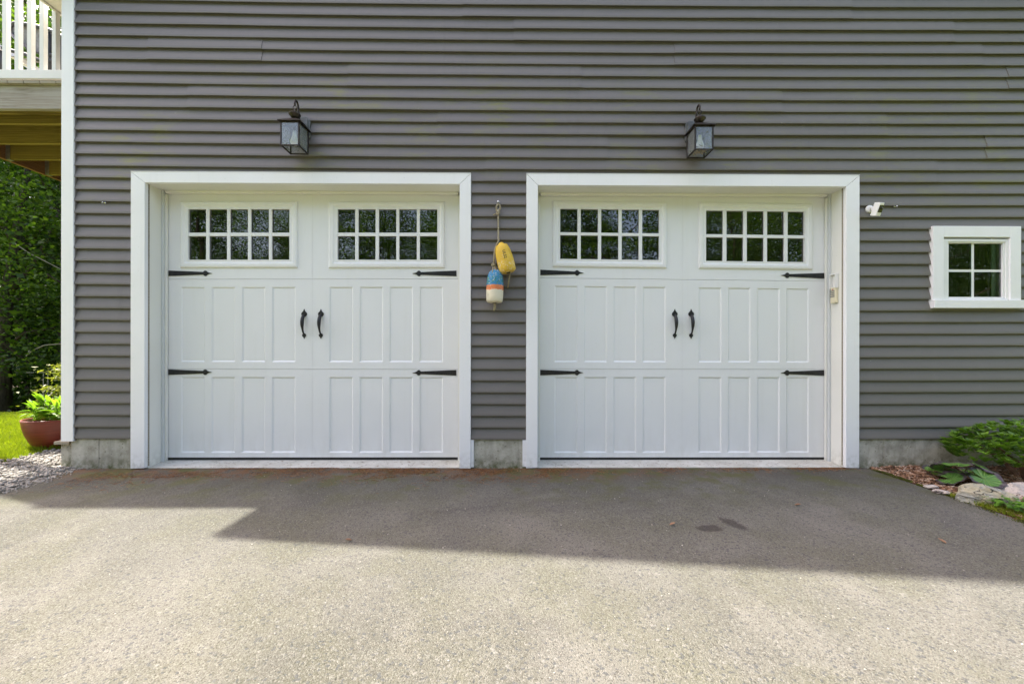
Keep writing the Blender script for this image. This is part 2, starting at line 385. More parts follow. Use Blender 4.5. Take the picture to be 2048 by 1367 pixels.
b = t.mix(t.math('MULTIPLY', t.mrange(lowz, 1.82, 1.78), t.ramp(t.noise(45, 5, .7), [(.53, 0.0), (.58, .7)])), b, (.70, .63, .47))
t.col(b).set(.6); t.bump(t.noise(35, 5), .7, .008); M['buoy_yellow'] = t.m
t = NT('buoy_bands'); z = t.math('ADD', t.sep()[2], t.math('MULTIPLY', t.math('SUBTRACT', t.noise(26, 4), .5), .022))
zb1 = at(989, 571, Y=-.1).z; zb2 = at(989, 580.5, Y=-.1).z
b = t.ramp(t.mrange(z, zb2 - .05, zb1 + .05), [(0, (.72, .66, .50)), (.05 / (.1 + zb1 - zb2) , (.68, .20, .06)), (1 - .05 / (.1 + zb1 - zb2), (.028, .21, .40))], 'CONSTANT')
gr = t.math('MULTIPLY', t.ramp(t.noise(48, 4), [(.52, 0.0), (.56, .85)]), t.math('MULTIPLY', t.mrange(z, zb1 + .0, zb1 + .02), t.mrange(z, zb1 + .085, zb1 + .065)))
b = t.mix(gr, b, (.035, .20, .12))
b = t.mix(t.ramp(t.noise(60, 6, .75), [(.57, 0.0), (.61, .75)]), b, (.66, .62, .50))
b = t.mix(t.ramp(t.noise(11, 5, .7), [(.55, 0.0), (.72, .35)]), b, (.30, .27, .20))
t.col(b).set(.6); t.bump(t.noise(40, 5), .7, .008); M['buoy_bands'] = t.m
simple('marker_black', (.05, .05, .03), .7)
t = NT('pot_glaze'); b = t.ramp(t.noise(1, 4, .6, t.mapv((6, 6, 90))), [(.3, (.13, .018, .010)), (.7, (.22, .040, .022))])
t.col(b).set(.42, 0, .5); t.bump(t.noise(1, 3, .5, t.mapv((4, 4, 120))), .25, .004); M['pot_glaze'] = t.m
simple('chair_frame', (.06, .062, .068), .45, .4, .1); simple('chair_sling', (.26, .255, .245), .9, var=.25, scale=30)
t = NT('shingle'); t.col(t.ramp(t.noise(12, 5), [(.3, (.04, .04, .045)), (.7, (.09, .09, .095))])).set(.9); M['shingle'] = t.m
simple('soffit_white', (.66, .64, .58), .6, var=.03)
t = NT('ligularia'); oc = t.coord(); sx = t.sep(oc)
ln = t.new('ShaderNodeVectorMath'); ln.operation = 'LENGTH'; t.L(oc, ln.inputs[0])
rr = t.math('ADD', ln.outputs['Value'], t.math('MULTIPLY', t.math('SUBTRACT', t.noise(30, 3), .5), .25))
ang = t.math('ARCTAN2', sx[1], sx[0]); ribs = t.math('ABSOLUTE', t.math('SINE', t.math('MULTIPLY', ang, 7)))
b = t.mix(t.ramp(ribs, [(0., .45), (.4, 0.0)]), t.mix(t.rand(), (.07, .17, .03), (.12, .24, .04)), (.22, .34, .09))
b = t.mix(t.ramp(rr, [(.72, 0.0), (.84, 1.0)]), b, (.065, .050, .055))
t.col(b).set(.45, 0, .5); t.bump(ribs, .4, .01); M['ligularia'] = t.m

# ------------------------------------------------------------------ ground
def hgt(x, y):  # lawn rolls down gently towards the wood
    if y < 2.6: return -.012
    u = min(1, (y - 2.6) / 6); return -.012 - .9 * u * u * (3 - 2 * u)
def lawn_sheet():
    xs = [-150, -60, -30, -20] + [-16 + i * .8 for i in range(26)] + [8, 14, 24, 50, 150]
    ys = [-150, -60, -30, -12, -5, -2] + [-1 + i * .6 for i in range(24)] + [16, 24, 45, 80, 150]
    vs_ = [(x, y, hgt(x, y)) for y in ys for x in xs]; n = len(xs)
    fs_ = [(j*n+i, j*n+i+1, (j+1)*n+i+1, (j+1)*n+i) for j in range(len(ys)-1) for i in range(n-1)]
    m = MB(); m.add(vs_, fs_); return m
struct(lawn_sheet().build('ground', M['lawn_soil'], smooth=True))
def poly_sheet(name, pts, z, mat):
    m = MB(); m.add([(x, y, z) for x, y in pts], [tuple(range(len(pts)))]); return struct(m.build(name, mat))
# driveway with a slightly ragged edge
def ragged(a, b_, n, amp):
    a, b_ = Vector(a), Vector(b_); d = (b_ - a); nrm = Vector((-d.y, d.x)).normalized(); out = []
    for i in range(n):
        p = a + d * (i / n); out.append(tuple(p + nrm * amp * mn.noise(Vector((p.x * 9, p.y * 9, 0)))))
    return out
left = ragged((-3.82, .0), (-3.70, -.60), 14, .02) + ragged((-3.70, -.60), (-4.3, -1.3), 14, .03) + ragged((-4.3, -1.3), (-5.2, -6), 12, .05) + [(-5.2, -6), (-5.2, -14), (5.5, -14)]
right = ragged((5.5, -14), (4.6, -4), 6, .04) + ragged((4.6, -4), (3.12, -1.3), 16, .03) + ragged((3.12, -1.3), (3.19, .0), 30, .02) + [(3.19, .0)]
poly_sheet('driveway', left + right, .0, M['asphalt'])
poly_sheet('forest_ground', [(-60, 7.6), (-2, 7.6), (-2, 60), (-60, 60)], -.86, M['forest_floor'])
poly_sheet('planting_bed', [(3.19, .0), (3.12, -1.0), (3.3, -1.7), (5.4, -1.9), (6.5, -1.2), (6.5, .0)], -.006, M['bed_soil'])

# ------------------------------------------------------------------ house
house = thing('garage_house', 'grey vinyl sided house end with two white garage doors and a small window', 'house', (0, 0, 0))
XL, XR, RX = -3.90, 5.55, .8
def roofz(x): return 4.4 + .69 * (x + 4.25) if x < RX else 4.4 + .69 * (RX + 4.25) - .69 * (x - RX) * 1.0
YQ = -.036
O1 = (at(289, 640, Y=YQ).x, at(919, 640, Y=YQ).x, at(600, 366.5, Y=YQ).z); O2 = (at(1075.5, 640, Y=YQ).x, at(1692.5, 640, Y=YQ).x, at(1380, 371.5, Y=YQ).z)
E1 = (at(261, 640, Y=YQ).x, at(941.5, 640, Y=YQ).x, at(600, 345, Y=YQ).z); E2 = (at(1052.5, 640, Y=YQ).x, at(1719, 640, Y=YQ).x, at(1385, 349, Y=YQ).z)
WX0, WX1, WZ0, WZ1 = 3.885, 4.505, 1.50, 2.06
b = MB(); y0, y1 = .0, .14
for x0, x1, z0, z1 in ((XL, O1[0]-.02, .24, 2.535), (O1[1]+.02, O2[0]-.02, .24, 2.535), (O2[1]+.02, WX0-.02, .24, 2.535),
                       (WX0-.02, WX1+.02, .24, WZ0-.02), (WX0-.02, WX1+.02, WZ1+.02, 2.535), (WX1+.02, XR, .24, 2.535), (XL, XR, 2.535, 4.5)):
    b.box(x0, x1, y0, y1, z0, z1)
b.prism([(XL, 4.5), (XR, 4.5), (XR, roofz(XR)-.06), (RX, roofz(RX)-.06), (XL, roofz(XL)-.06)], y0, y1)
b.box(XL, XL+.14, .14, 7, .0, 4.55); b.box(XR-.14, XR, .14, 7, .0, 4.55); b.box(XL, XR, 7.0, 7.14, .0, 4.5)
b.prism([(XL, 4.5), (XR, 4.5), (XR, roofz(XR)-.06), (RX, roofz(RX)-.06), (XL, roofz(XL)-.06)], 7.0, 7.14)
b.box(XL+.14, XR-.14, .14, 7, 2.75, 2.9)
b.build('wall', M['interior_grey'], house)
for i in range(2):
    MB().box(XL+.14, XR-.14, .6 if i == 0 else .2, 7.0, .0, .02).build('garage_floor', M['interior_grey'], house) if i == 0 else None
# foundation segments with form lines
def found(x0, x1):
    m = MB().box(x0, x1, -.012, .14, -.3, .262); return m.build('foundation', M['foundation_concrete'], house, bevel=.004)
found(at(142, 900, Y=-.012).x, -3.29); found(-.345, .165); found(3.10, 3.345); found(3.349, 5.6)
MB().box(3.34, 3.355, -.004, .1, -.2, .26).build('form_line', M['rubber'], house)
MB().box(-3.598, -3.595, -.0128, .0, .0, .262).build('form_line', M['rubber'], house)
# roof, two slopes with soffits
def slope(x0, x1):
    m = MB(); z0, z1 = roofz(x0), roofz(x1)
    m.add([(x0,-.27,z0),(x1,-.27,z1),(x1,7.4,z1),(x0,7.4,z0),(x0,-.27,z0-.14),(x1,-.27,z1-.14),(x1,7.4,z1-.14),(x0,7.4,z0-.14)],
          [(0,1,2,3),(7,6,5,4),(0,4,5,1),(1,5,6,2),(2,6,7,3),(3,7,4,0)])
    return m
slope(-4.25, RX).build('roof', M['shingle'], house); slope(RX+.001, 5.85).build('roof', M['shingle'], house)
MB().box(-4.25, XL, .0, 7.2, 4.235, 4.255).build('soffit', M['soffit_white'], house)
MB().box(-4.275, -4.252, -.27, 7.4, 4.22, 4.385).build('fascia', M['soffit_white'], house, bevel=.003)

# siding courses
KX = (-3.82, -.12, 4.3); K0 = (.261, .253, .258); K1 = (.10433, .10395, .10432)
def q3(k, x):
    a, b_, c = KX
    return k[0]*(x-b_)*(x-c)/((a-b_)*(a-c)) + k[1]*(x-a)*(x-c)/((b_-a)*(b_-c)) + k[2]*(x-a)*(x-b_)/((c-a)*(c-b_))
def zc(n, x): return HC + (q3(K0, x) + q3(K1, x) * n - HC) * .9955
PROF = [(-.0035, .020), (-.0185, .020), (-.0245, .0), (-.0270, .0004), (-.0280, .003), (-.0268, .018), (-.0175, .055), (-.0068, .095), (-.0035, .126)]
def course(m, n, x0, x1, off=0.0):
    k = max(1, int((x1 - x0) / .22)); base = len(m.v)
    for i in range(k + 1):
        x = x0 + (x1 - x0) * i / k; z = zc(n, x)
        wz = mn.noise(Vector((x * 1.3, n * 3.1, 2))) * .0022; wy = mn.noise(Vector((x * 1.7, n * 1.7, 9))) * .0022
        for j, (py_, pz) in enumerate(PROF):
            jig = wz if j < 6 else 0
            m.v.append((x, py_ + off + wy * (1 if j < 7 else .3), z + pz + jig))
    L_ = len(PROF)
    for i in range(k):
        for j in range(L_ - 1):
            a = base + i * L_ + j; m.f.append((a, a + L_, a + L_ + 1, a + 1))
    for e in (base, base + k * L_):  # end caps
        m.f.append(tuple(e + j for j in range(L_)))
def spans(n):
    X0, X1 = -3.800, XR
    cuts = []
    if n <= 21: cuts += [(-3.26, -.37), (.19, 3.08)]
    if 12 <= n <= 17: cuts += [(3.815, 4.57)]
    out = []; x = X0
    for a, c in cuts: out.append((x, a)); x = c
    out.append((x, X1)); return out
JOINTS = {}
for px, py in ((1698.6, 18), (1903, 61), (1960, 108), (2018, 155), (1158, 154), (1353, 108), (1560, 200), (1769, 248), (1211, 291), (1975, 295), (1869, 342),
               (1032, 61), (520, 84), (930, 18), (700, 131), (380, 200), (975, 330), (880, 240), (300, 108), (640, 270)):
    q = at(px, py, Y=-.015); n = int((q.z - zc(0, q.x)) / q3(K1, q.x)); JOINTS.setdefault(n // 2, []).append(q.x)
for k in range(0, 21):
    segs = {}
    sa, sb = spans(2*k), spans(2*k+1)
    js = sorted(JOINTS.get(k, []))
    for (a0, a1) in sorted(set(sa + sb)):
        cuts = [j for j in js if a0 + .1 < j < a1 - .1]
        edges = [a0] + cuts + [a1]
        for i in range(len(edges) - 1):
            m = MB(); o_ = -.0048 * (i % 2)
            e0, e1 = edges[i], edges[i+1]
            if o_ and i > 0: e0 -= .02
            if o_ and i < len(edges) - 2: e1 += .02
            if (a0, a1) in sa: course(m, 2*k, e0, e1, o_)
            if (a0, a1) in sb: course(m, 2*k+1, e0, e1, o_)
            m.build('siding_panel', M['vinyl_siding'], house)
m = MB()
for n in range(42, 76):
    z = zc(n, 0) + .10
    if z > roofz(RX) - .25: break
    xl = max(-3.800, (z - 4.4) / .69 - 4.25 + .2); xr = min(XR, RX + (roofz(RX) - z) / .69 - .2)
    course(m, n, xl, xr)
m.build('upper_siding', M['vinyl_siding'], house, stuff=True)
# corner board, side of the house
CB0, CB1 = at(122, 500, Y=-.034).x, at(146.5, 500, Y=-.034).x
MB().box(CB1 + .0002, CB1 + .008, -.0235, -.001, .25, 4.55).build('channel', M['vinyl_siding'], house)
MB().box(3.768, 3.7795, -.0235, -.001, 1.44, 2.15).build('channel', M['white_trim'], house)
MB().box(CB0, CB1, -.034, .0, .243, 4.6).build('corner_board', M['white_trim'], house, bevel=.003)
# casing around the door openings, mitred
def casing(x0, x1, zt, ix0, ix1, iz, tilt=0):
    g_ = .0012
    def trim(poly): MB().prism(poly, -.036, -.001).build('casing_board', M['white_trim'], house, bevel=.0025)
    trim([(x0, .006), (ix0, .010), (ix0, iz - g_), (x0, zt - g_*2)])
    trim([(ix1, .006), (x1, .004), (x1, zt - g_*2), (ix1, iz - g_)])
    trim([(x0 + g_, zt), (ix0 + g_, iz), (ix1 - g_, iz), (x1 - g_, zt)][::-1] if False else [(ix0 + g_, iz), (ix1 - g_, iz), (x1 - g_, zt), (x0 + g_, zt)])
casing(E1[0], E1[1], E1[2], *O1); casing(E2[0], E2[1], E2[2], *O2)
MB().box(E1[1] + .0005, E1[1] + .027, -.026, -.013, .012, .252).build('brick_mould', M['white_trim'], house, bevel=.002)
MB().box(E2[0] - .031, E2[0] - .0005, -.026, -.013, .016, .252).build('brick_mould', M['white_trim'], house, bevel=.002)

# ------------------------------------------------------------------ garage doors
YD = .170
def garage_door(side):
    if side == 0: cx, px0, px1, tilt, O, cp = -1.83, 335, 914, -.004, O1, 624.7
    else: cx, px0, px1, tilt, O, cp = 1.62, 1079, 1649, .0087, O2, 1364.2
    cx = at(cp, 700, Y=YD).x
    xl, xr = O[0] - .015, O[1] + .015
    def ss(z):
        u = min(1, max(0, (z - .9) / .75)); return u * u * (3 - 2 * u)
    def warp(m):
        m.v = [(x, y, z - tilt * (x - cx) * ss(z)) for x, y, z in m.v]; return m
    # opening lining
    for jx, sgn in ((O[0], 1), (O[1], -1)):
        a, c = sorted((jx, jx - sgn * .02)); MB().box(a, c, -.001, .23, .0, O[2] + .018).build('door_jamb', M['cream_jamb'], house)
        a, c = sorted((jx - sgn*.002, jx + sgn * .0015)); MB().box(a, c, -.001, .012, .02, O[2]).build('caulk_line', M['plank_weathered'], house)
        a, c = sorted((jx, jx + sgn * .020)); MB().box(a, c, .128, .165, .018, O[2]).build('weatherstrip', M['vinyl_grey'], house, bevel=.003)
        a, c = sorted((jx + sgn*.0205, jx + sgn * .036)); MB().box(a, c, .146, .165, .018, O[2]-.03).build('weatherstrip', M['cream_jamb'], house, bevel=.002)
    MB().box(O[0]-.02, O[1]+.02, -.001, .23, O[2], O[2] + .02).build('door_head', M['cream_jamb'], house)
    MB().box(O[0]+.036, O[1]-.036, .128, .165, O[2]-.022, O[2]-.0005).build('weatherstrip', M['cream_jamb'], house, bevel=.003)
    m = MB(); m.add([(O[0],-.004,-.01),(O[1],-.004,-.01),(O[1],.24,-.01),(O[0],.24,-.01),(O[0],-.004,.006),(O[1],-.004,.006),(O[1],.24,.030),(O[0],.24,.030)],
                    [(0,3,2,1),(4,5,6,7),(0,1,5,4),(1,2,6,5),(2,3,7,6),(3,0,4,7)])
    m.build('threshold', M['apron_concrete'], house, bevel=.004)
    # z positions
    zt = O[2] - .005; zs1 = at(624, 558, Y=YD).z if side == 0 else at(1364, 558.8, Y=YD).z
    zs2 = at(cp, 738, Y=YD).z; zb = at(cp, 916.5, Y=YD).z
    zr = [at(cp, y, Y=YD).z for y in ((573.5, 723.5) if side == 0 else (574, 724))]; zr2 = [at(cp, y, Y=YD).z for y in (753.5, 904.5)]
    hw = 1.209 if side == 0 else 1.196
    # panel x intervals, from the door centre
    k = 1.0 if side == 0 else .987
    PXL = [(-259.7, -212.9), (-199.7, -153), (-140, -93.5), (-80.5, -33.5)]
    pan = [(cx + a * k / 214.66, cx + c * k / 214.66) for a, c in PXL]
    pan += [(2 * cx - c, 2 * cx - a) for a, c in pan[::-1]]
    if side == 0: wf = [(361.5, 595.5), (657.5, 889.5)]; pn = [[(378, 413.5), (420, 455.3), (461.7, 497), (503.3, 538.8), (545, 580)], [(676, 711), (717.5, 751.7), (758.4, 793), (799, 834), (840, 875)]]; wy = [(403, 535.5), (403.5, 536)]; py = [(418.9, 465.6, 472.7, 519.8)] * 2
    else: wf = [(1105, 1332.5), (1397, 1623.8)]; pn = [[(1120, 1154.6), (1161.2, 1195.6), (1202, 1236.4), (1243, 1277), (1283.8, 1317.7)], [(1411, 1445), (1452, 1485.6), (1492.5, 1526.4), (1533, 1567), (1574, 1607.5)]]; wy = [(403.4, 535), (406.5, 538)]; py = [(419.2, 465.9, 471.8, 519.3), (422.6, 469.8, 476, 523.3)]
    X = lambda p, y=500: at(p, y, Y=YD).x
    Zf = lambda p, px_: at(px_, p, Y=YD).z + tilt * (at(px_, p, Y=YD).x - cx) * 1.0  # unwarped height
    wins = []
    for i in range(2):
        pm = sum(wf[i]) / 2; zz = lambda p: at(pm, p, Y=YD).z + tilt * (X(pm) - cx)
        wins.append((X(wf[i][0]), X(wf[i][1]), zz(wy[i][1]), zz(wy[i][0]), [(X(a), X(c)) for a, c in pn[i]], [zz(v) for v in py[i]]))
    # body: thin core behind the sections, door itself
    m = MB()
    core = [(xl, wins[0][0]+.03), (wins[0][1]-.03, wins[1][0]+.03), (wins[1][1]-.03, xr)]
    m.box(xl, xr, YD + .012, YD + .04, zb + .01, zs1); 
    for a, c in core: m.box(a, c, YD + .012, YD + .04, zs1, zt)
    for wv in wins:
        m.box(wv[0]+.03, wv[1]-.03, YD + .012, YD + .04, zs1, wv[2] + .03); m.box(wv[0]+.03, wv[1]-.03, YD + .012, YD + .04, wv[3] - .03, zt)
    door = warp(m).build('garage_door', M['seam'], house)
    door['label'] = ('left' if side == 0 else 'right') + ' white sectional garage door with black strap hinges'
    def section(z0, z1, holes):
        xs = sorted({xl, cx - .0006, cx + .0006, xr} | {v for h_ in holes for v in h_[:2]}); zs = sorted({z0, z1} | {v for h_ in holes for v in h_[2:4]})
        # finer x steps so the warp stays smooth
        m = MB(); idx = {}
        def vid(i, j, back=False):
            key = (i, j, back)
            if key not in idx: idx[key] = len(m.v); m.v.append((xs[i], YD + (.012 if back else (.0)), zs[j]))
            return idx[key]
        for i in range(len(xs)-1):
            for j in range(len(zs)-1):
                mx_, mz = (xs[i]+xs[i+1])/2, (zs[j]+zs[j+1])/2
                if any(h_[0] < mx_ < h_[1] and h_[2] < mz < h_[3] for h_ in holes): continue
                if abs(mx_ - cx) < .0005: continue
                m.f.append((vid(i,j), vid(i+1,j), vid(i+1,j+1), vid(i,j+1)))
        n = len(m.v)   # top and bottom lips
        m.v += [(xl, YD, z0), (xr, YD, z0), (xr, YD+.012, z0-.0), (xl, YD+.012, z0-.0), (xl, YD, z1), (xr, YD, z1), (xr, YD+.012, z1), (xl, YD+.012, z1)]
        m.f += [(n+3, n+2, n+1, n), (n+4, n+5, n+6, n+7)]
        return warp(m).build('door_section', M['door_paint'], door)
    rects1 = [(a, c, zr[1], zr[0]) for a, c in pan]; rects2 = [(a, c, zr2[1], zr2[0]) for a, c in pan]
    whole = [(wv[0]+.012, wv[1]-.012, wv[2]+.012, wv[3]-.012) for wv in wins]
    section(zs1 + .0016, zt, whole); section(zs2 + .0016, zs1 - .0016, rects1); section(zb + .012, zs2 - .0016, rects2)
    for a, c, z0, z1 in rects1 + rects2:
        m = MB(); e, d_ = .0125, .0085; f_ = .0195
        ring = lambda q, dy: [(a+q, YD+dy, z0+q), (c-q, YD+dy, z0+q), (c-q, YD+dy, z1-q), (a+q, YD+dy, z1-q)]
        m.v += ring(0, 0) + ring(.003, d_ * .25) + ring(e, d_) + ring(f_, d_ * .92)
        for r_ in range(3):
            for i in range(4): j = (i+1) % 4; m.f.append((r_*4+i, r_*4+j, r_*4+4+j, r_*4+4+i))
        m.f.append((12, 13, 14, 15))
        warp(m).build('recessed_panel', M['door_paint'], door)
    MB().box(xl, xr, YD + .004, YD + .03, zb - .012, zb + .0115).build('bottom_seal', M['rubber'], door)
    # windows
    for wi, (a, c, z0, z1, cols, (pt1, pb1, pt2, pb2)) in enumerate(wins):
        m = MB(); gx0, gx1, gz0, gz1 = cols[0][0], cols[-1][1], pb2, pt1
        O_ = [(0, 0, .0), (.004, 0, -.010), (.018, 0, -.017), (.034, 0, -.016), (.048, 0, -.009), (.055, 0, -.009)]
        rings = []
        tx0, tx1, tz0, tz1 = gx0 - a, c - gx1, gz0 - z0, z1 - gz1
        for q, _, dy in [(0, 0, .0), (.04, 0, -.011), (.18, 0, -.016), (.50, 0, -.0165), (.62, 0, -.011), (.80, 0, -.008), (.84, 0, -.011), (1, 0, -.011), (1.0, 0, .006)]:
            rings.append([(a + tx0*q, YD+dy, z0 + tz0*q), (c - tx1*q, YD+dy, z0 + tz0*q), (c - tx1*q, YD+dy, z1 - tz1*q), (a + tx0*q, YD+dy, z1 - tz1*q)])
        for r_ in rings: m.v += r_
        for r_ in range(len(rings)-1):
            for i in range(4): j = (i+1) % 4; m.f.append((r_*4+i, r_*4+j, r_*4+4+j, r_*4+4+i))
        warp(m).build('window_frame', M['frame_white'], door)
        for i in range(4): 
            mb_ = MB().box(cols[i][1], cols[i+1][0], YD-.0105, YD+.004, gz0 + .0002, gz1 - .0002); warp(mb_).build('muntin', M['frame_white'], door, bevel=.003)
        mb_ = MB()
        for i in range(5): mb_.box(cols[i][0], cols[i][1], YD-.0095, YD+.004, pt2, pb1)
        warp(mb_).build('muntin', M['frame_white'], door, bevel=.003)
        for i in range(5):
            for (za, zb_) in ((pb1, pt1), (pb2, pt2)):
                mm = MB(); x0_, x1_ = cols[i]; j1, j2 = (random.uniform(-.0006, .0006) for _ in range(2))
                mm.add([(x0_, YD+.006+j1, za), (x1_, YD+.006-j1, za), (x1_, YD+.006-j1+j2, zb_), (x0_, YD+.006+j1+j2, zb_)], [(0,1,2,3)])
                mm.v = mm.v; warp(mm).build('window_pane', M['pane_glass'], door)
    # strap hinges
    def hinge(xe, sgn, z, L_=.41):
        poly = [(0, -.025), (0, .025), (.335*L_/.41, .0135)]
        cxh = L_ - .062
        pts = [(0, -.026), (cxh - .018, -.0125)]
        for k_ in range(7): an = math.radians(205 + k_ * 21); pts.append((cxh + .021 * math.cos(an), .0255 * math.sin(an)))
        pts += [(cxh + .034, -.006), (L_, 0), (cxh + .034, .006)]
        for k_ in range(7): an = math.radians(29 + k_ * 21); pts.append((cxh + .021 * math.cos(an), .0255 * math.sin(an)))
        pts += [(cxh - .018, .0125), (0, .026)]
        poly = [(xe + sgn * x, z + zz_) for x, zz_ in pts]
        if sgn < 0: poly = poly[::-1]
        h_ = MB().prism(poly, YD - .0055, YD + .001)
        hg = warp(h_).build('strap_hinge', M['iron'], door, bevel=.0015)
        for fx in (.05, .19, cxh):
            mm = MB(); mm.lathe([(0, .004), (.004, .0035), (.0055, .0)], 8, Matrix.Translation((xe + sgn*fx, YD - .0055, z)) @ Matrix.Rotation(R(90), 4, 'X')); warp(mm).build('bolt_head', M['iron'], door, smooth=True)
    xe0, xe1 = X(px0 + .5), X(px1 - 1)
    for sgn, xe, rows in ((1, xe0, (546.5, 743.8) if side == 0 else (545.3, 744.6)), (-1, xe1, (546.8, 745) if side == 0 else (551, 745.2))):
        for rr_ in rows:
            pxm = px0 + 44 if sgn > 0 else px1 - 44
            q = at(pxm, rr_, Y=YD); hinge(xe, sgn, q.z + tilt * (q.x - cx) * ss(q.z))
    # pull handles
    for hp in ((608.6, 642) if side == 0 else (1349.3, 1382)):
        hx = at(hp, 647, Y=YD).x; zt_ = at(hp, 617.5, Y=YD).z; zb_ = at(hp, 677.5, Y=YD).z
        m = MB()
        def spade(zc_, dirn, wid, ln):
            pts = [(0, dirn*ln)] + [(.35*wid, dirn*ln*.55)] + [(wid*math.cos(an), dirn*wid*.95*math.sin(an)) for an in [R(a_) for a_ in (25, 0, -30, -60, -90, -120, -150, -180, -205)]] + [(-.35*wid, dirn*ln*.55)]
            pts = [(hx + x, zc_ + zz_) for x, zz_ in pts]
            if dirn > 0: pts = pts[::-1]
            m.prism(pts, YD - .006, YD + .001)
        spade(zt_ - .048, 1, .0265, .048); spade(zb_ + .034, -1, .0185, .034)
        path, rad = [], []
        for i in range(15):
            u = i / 14; z_ = zt_ - .060 + (zb_ + .045 - zt_ + .060) * u
            bow = math.sin(math.pi * min(1, u * 1.0)) ** .6
            path.append((hx, YD - .006 - .040 * bow * (1 - .25 * u), z_)); rad.append(.0135 + .0055 * math.sin(math.pi * min(1, u * 1.3)) - .006 * u)
        m.tube(path, rad, 8)
        m.build('pull_handle', M['iron'], door, smooth=False, bevel=.0012)
    return door
garage_door(0); garage_door(1)
# drip edge line above casings
for x0, x1, z in ((E1[0], E1[1], E1[2] + .0005), (E2[0], E2[1], E2[2] + .0005)):
    MB().box(x0, x1, -.038, -.002, z, z + .004).build('drip_cap', M['white_trim'], house)

# ------------------------------------------------------------------ small window
YW = -.045
q0 = at(1866.5, 451.5, Y=YW); q1 = at(2042.5, 600, Y=YW)
wx0, wx1, wzt, wzb = q0.x, q1.x, q0.z, at(1950, 599.5, Y=YW).z
iz = at(1950, 474, Y=YW).z; ix0 = at(1888, 530, Y=YW).x; ix1 = at(2021, 530, Y=YW).x; ib = wzb + .002
win = MB().box(wx0, ix0, YW, -.001, wzb, wzt).box(ix1, wx1, YW, -.001, wzb, wzt).box(ix0, ix1, YW, -.001, iz, wzt).build('window', M['white_trim'], house, bevel=.003)
win['label'] = 'small white four pane window with pale curtain at right'
zs_ = at(1950, 616, Y=-.06).z
MB().box(wx0 - .004, wx1 + .022, -.062, -.001, zs_, wzb - .001).build('window_sill', M['white_trim'], win, bevel=.004)
sx0, sx1 = ix0, ix1
sz0 = wzb; sz1 = iz
m = MB(); gx0, gx1 = at(1894.5, 540, Y=-.012).x, at(2002.5, 540, Y=-.012).x; gz1, gz0 = at(1950, 487, Y=-.012).z, at(1950, 594, Y=-.012).z
m.box(sx0, gx0 - .014, -.032, .05, sz0, sz1 - .012).box(gx1 + .018, sx1, -.032, .05, sz0, sz1 - .012).box(gx0 - .014, gx1 + .018, -.032, .05, gz1 + .010, sz1 - .012).box(gx0 - .014, gx1 + .018, -.032, .05, sz0, gz0 - .012)
m.build('outer_frame', M['frame_white'], win, bevel=.003)
m = MB(); m.box(gx0 - .0135, gx0, -.024, .0, gz0 - .0115, gz1 + .0095).box(gx1, gx1 + .0175, -.024, .0, gz0 - .0115, gz1 + .0095).box(gx0, gx1, -.024, .0, gz1, gz1 + .0095).box(gx0, gx1, -.024, .0, gz0 - .0115, gz0)
m.build('sash', M['frame_white'], win, bevel=.002)
mv0, mv1 = at(1943.5, 540, Y=-.012).x, at(1949, 540, Y=-.012).x; mh1, mh0 = at(1950, 538.5, Y=-.012).z, at(1950, 543.5, Y=-.012).z
MB().box(mv0, mv1, -.008, .004, gz0 + .0002, gz1 - .0002).build('muntin', M['frame_white'], win)
MB().box(gx0 + .0002, mv0 - .0002, -.0075, .004, mh0, mh1).box(mv1 + .0002, gx1 - .0002, -.0075, .004, mh0, mh1).build('muntin', M['frame_white'], win)
for a, c in ((gx0, mv0), (mv1, gx1)):
    for e, f_ in ((gz0, mh0), (mh1, gz1)):
        MB().add([(a, -.0095, e), (c, -.0095, e), (c, -.0095, f_), (a, -.0095, f_)], [(0, 1, 2, 3)]).build('window_pane', M['window_glass'], win)
m = MB(); n = 40
for i in range(n + 1):
    x = at(1983, 540, Y=.045).x + .13 * i / n; y = .045 + .010 * math.sin(i * 1.3)
    m.v += [(x, y, gz0 - .1), (x, y, gz1 + .1)]
for i in range(n): m.f.append((2*i, 2*i+2, 2*i+3, 2*i+1))
m.build('curtain', M['curtain'], win, smooth=True)
MB().box(WX0 - .25, WX1 + .25, .9, .92, 1.2, 2.4).build('room_partition', M['interior_grey'], win)
m = MB()
for n_ in range(11, 18):   # stepped channel on the left edge of the casing
    pass

